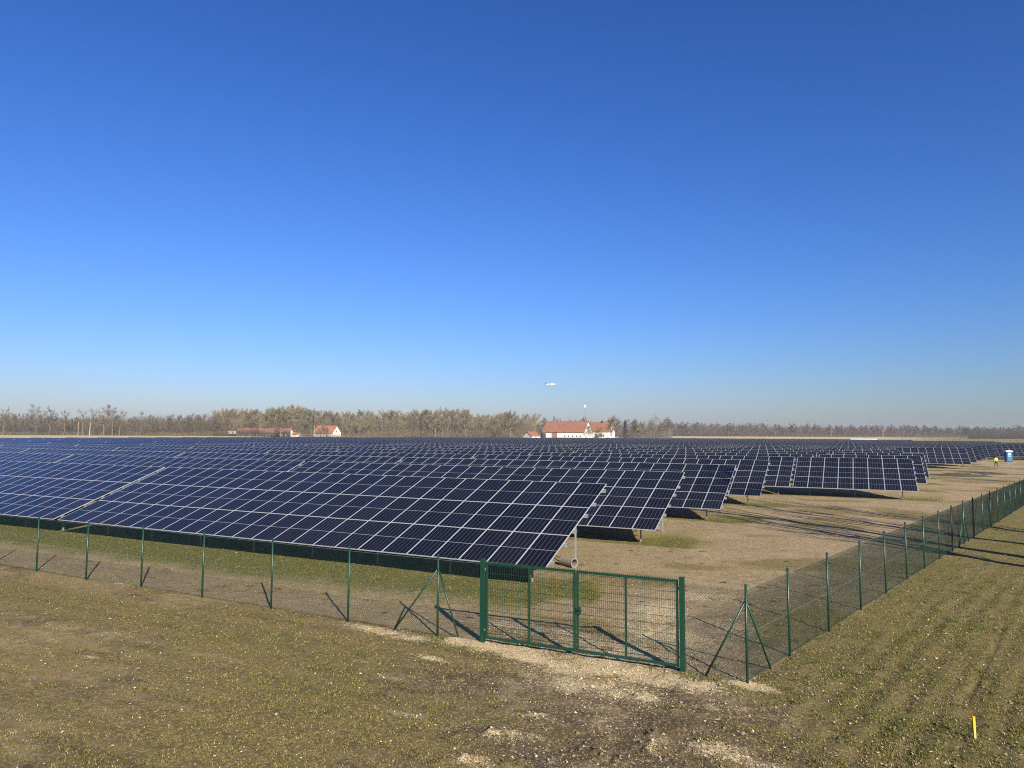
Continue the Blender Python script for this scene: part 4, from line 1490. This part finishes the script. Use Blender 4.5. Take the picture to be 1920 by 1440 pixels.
# ------------------------------------------------------------------ airliner
def build_plane():
    D = 2600
    p = at_depth(1032, 720.5, D)
    root = empty('airliner', p, R(4), 'white airliner with dark tail flying low over the fields', 'airplane')
    root.rotation_euler = (R(0), R(-2), R(4))
    b = MB()
    xs = [(-19.5, .25, .9), (-17, .8, .7), (-13, 1.5, .3), (-9, 1.95, 0), (0, 2.0, 0), (12, 2.0, 0), (15.5, 1.75, -.1), (17.5, 1.2, -.3), (18.8, .4, -.5)]
    b.tube([(x, 0, z) for x, r, z in xs], [r for x, r, z in xs], 14)
    b.obj('fuselage', M['planewhite'], root, True)

    def wing(name, root_c, tip, c0, c1, th, parent, m):
        b = MB()
        (x0, y0, z0), (x1, y1, z1) = root_c, tip
        vs = []
        for (x, y, z, c) in ((x0, y0, z0, c0), (x1, y1, z1, c1)):
            vs += [(x - c * .5, y, z), (x - c * .1, y, z + th * c / c0), (x + c * .5, y, z), (x - c * .1, y, z - th * c / c0)]
        b.add(vs, [(0, 1, 5, 4), (1, 2, 6, 5), (2, 3, 7, 6), (3, 0, 4, 7), (3, 2, 1, 0), (4, 5, 6, 7)])
        return b.obj(name, M[m], parent)
    for s in (-1, 1):
        w = wing('wing', (0, s * 1.5, -1.1), (-6, s * 17.5, .4), 6.5, 1.8, .35, root, 'planewhite')
        e = MB(); e.tube([(3.2, s * 5.8, -2.1), (2.6, s * 5.8, -2.1), (0, s * 5.8, -2.0), (-1.2, s * 5.8, -1.9)], [1.0, 1.15, 1.05, .6], 12)
        e.obj('engine', M['planewhite'], w, True)
        wing('tailplane', (-16.5, s * .6, 1.0), (-19, s * 6.2, 1.5), 3.6, 1.4, .18, root, 'planewhite')
    b = MB()
    b.add([(-12.8, -.15, 1.4), (-17.8, -.15, 1.2), (-20.0, -.1, 7.4), (-17.8, -.1, 7.4), (-12.8, .15, 1.4), (-17.8, .15, 1.2), (-20.0, .1, 7.4), (-17.8, .1, 7.4)],
          [(0, 1, 2, 3), (7, 6, 5, 4), (0, 4, 5, 1), (1, 5, 6, 2), (2, 6, 7, 3), (3, 7, 4, 0)])
    b.obj('tail_fin', M['planeblue'], root)


build_plane()

# ------------------------------------------------------------------ air
hm = bpy.data.materials.new('thin_haze'); hm.use_nodes = True
hn = hm.node_tree; hn.nodes.remove(hn.nodes['Principled BSDF'])
pv = hn.nodes.new('ShaderNodeVolumePrincipled'); pv.inputs['Color'].default_value = (.80, .88, 1, 1); pv.inputs['Density'].default_value = .00020; pv.inputs['Anisotropy'].default_value = .2
hn.links.new(pv.outputs[0], hn.nodes['Material Output'].inputs['Volume'])
b = MB(); b.box(-4300, -4300, -1.6, 4300, 4300, 27)
tag(b.obj('haze', hm), 'thin pale haze over the far fields', 'haze', kind='stuff')

# ------------------------------------------------------------------ sky, sun, camera
w = bpy.data.worlds.new('World'); scene.world = w; w.use_nodes = True
nt = w.node_tree
sky = nt.nodes.new('ShaderNodeTexSky'); sky.sky_type = 'NISHITA'; sky.sun_disc = False
sky.sun_elevation = SUN_EL; sky.sun_rotation = SUN_AZ; sky.altitude = 400
sky.air_density = 1.4; sky.dust_density = .4; sky.ozone_density = 4.0; sky.altitude = 0
bg = nt.nodes['Background']; bg.inputs['Strength'].default_value = .0605
sep = nt.nodes.new('ShaderNodeSeparateColor'); cmb = nt.nodes.new('ShaderNodeCombineColor')
nt.links.new(sky.outputs[0], sep.inputs[0])
for i, (a, g) in enumerate(((.2236, 1.452), (.3957, 1.271), (.717, 1.269))):      # white balance and contrast of the camera's blue sky
    nt.links.new(math_node(nt, 'MULTIPLY', math_node(nt, 'POWER', sep.outputs[i], g), a), cmb.inputs[i])
nt.links.new(cmb.outputs[0], bg.inputs['Color'])
sun = bpy.data.lights.new('sun', 'SUN'); sun.energy = 5.0; sun.angle = R(.53); sun.color = (1, .91, .74)
so = bpy.data.objects.new('sun', sun); COL.objects.link(so)
to_sun = Vector((math.sin(SUN_AZ) * math.cos(SUN_EL), math.cos(SUN_AZ) * math.cos(SUN_EL), math.sin(SUN_EL)))
so.rotation_euler = to_sun.to_track_quat('Z', 'Y').to_euler()
so.location = to_sun * 60

cam = bpy.data.cameras.new('camera'); co = bpy.data.objects.new('camera', cam); COL.objects.link(co)
cam.sensor_width = 36; cam.lens = 36 * F / 1920; cam.clip_start = .1; cam.clip_end = 20000
r0, u0, f0 = Vector((1, 0, 0)), Vector((0, -math.sin(TH), math.cos(TH))), Vector((0, math.cos(TH), math.sin(TH)))
rx_ = r0 * math.cos(RO) + u0 * math.sin(RO); ux_ = u0 * math.cos(RO) - r0 * math.sin(RO)
mw = Matrix((rx_, ux_, -f0)).transposed().to_4x4(); mw.translation = (0, 0, CAMH)
co.matrix_world = mw
scene.camera = co

scene.view_settings.view_transform = 'Standard'; scene.view_settings.look = 'None'
scene.view_settings.exposure = 1.0; scene.view_settings.gamma = 1.0
scene.cycles.use_denoising = False
scene.cycles.filter_width = 1.1
scene.cycles.max_bounces = 5; scene.cycles.diffuse_bounces = 2; scene.cycles.glossy_bounces = 3
scene.cycles.use_adaptive_sampling = False
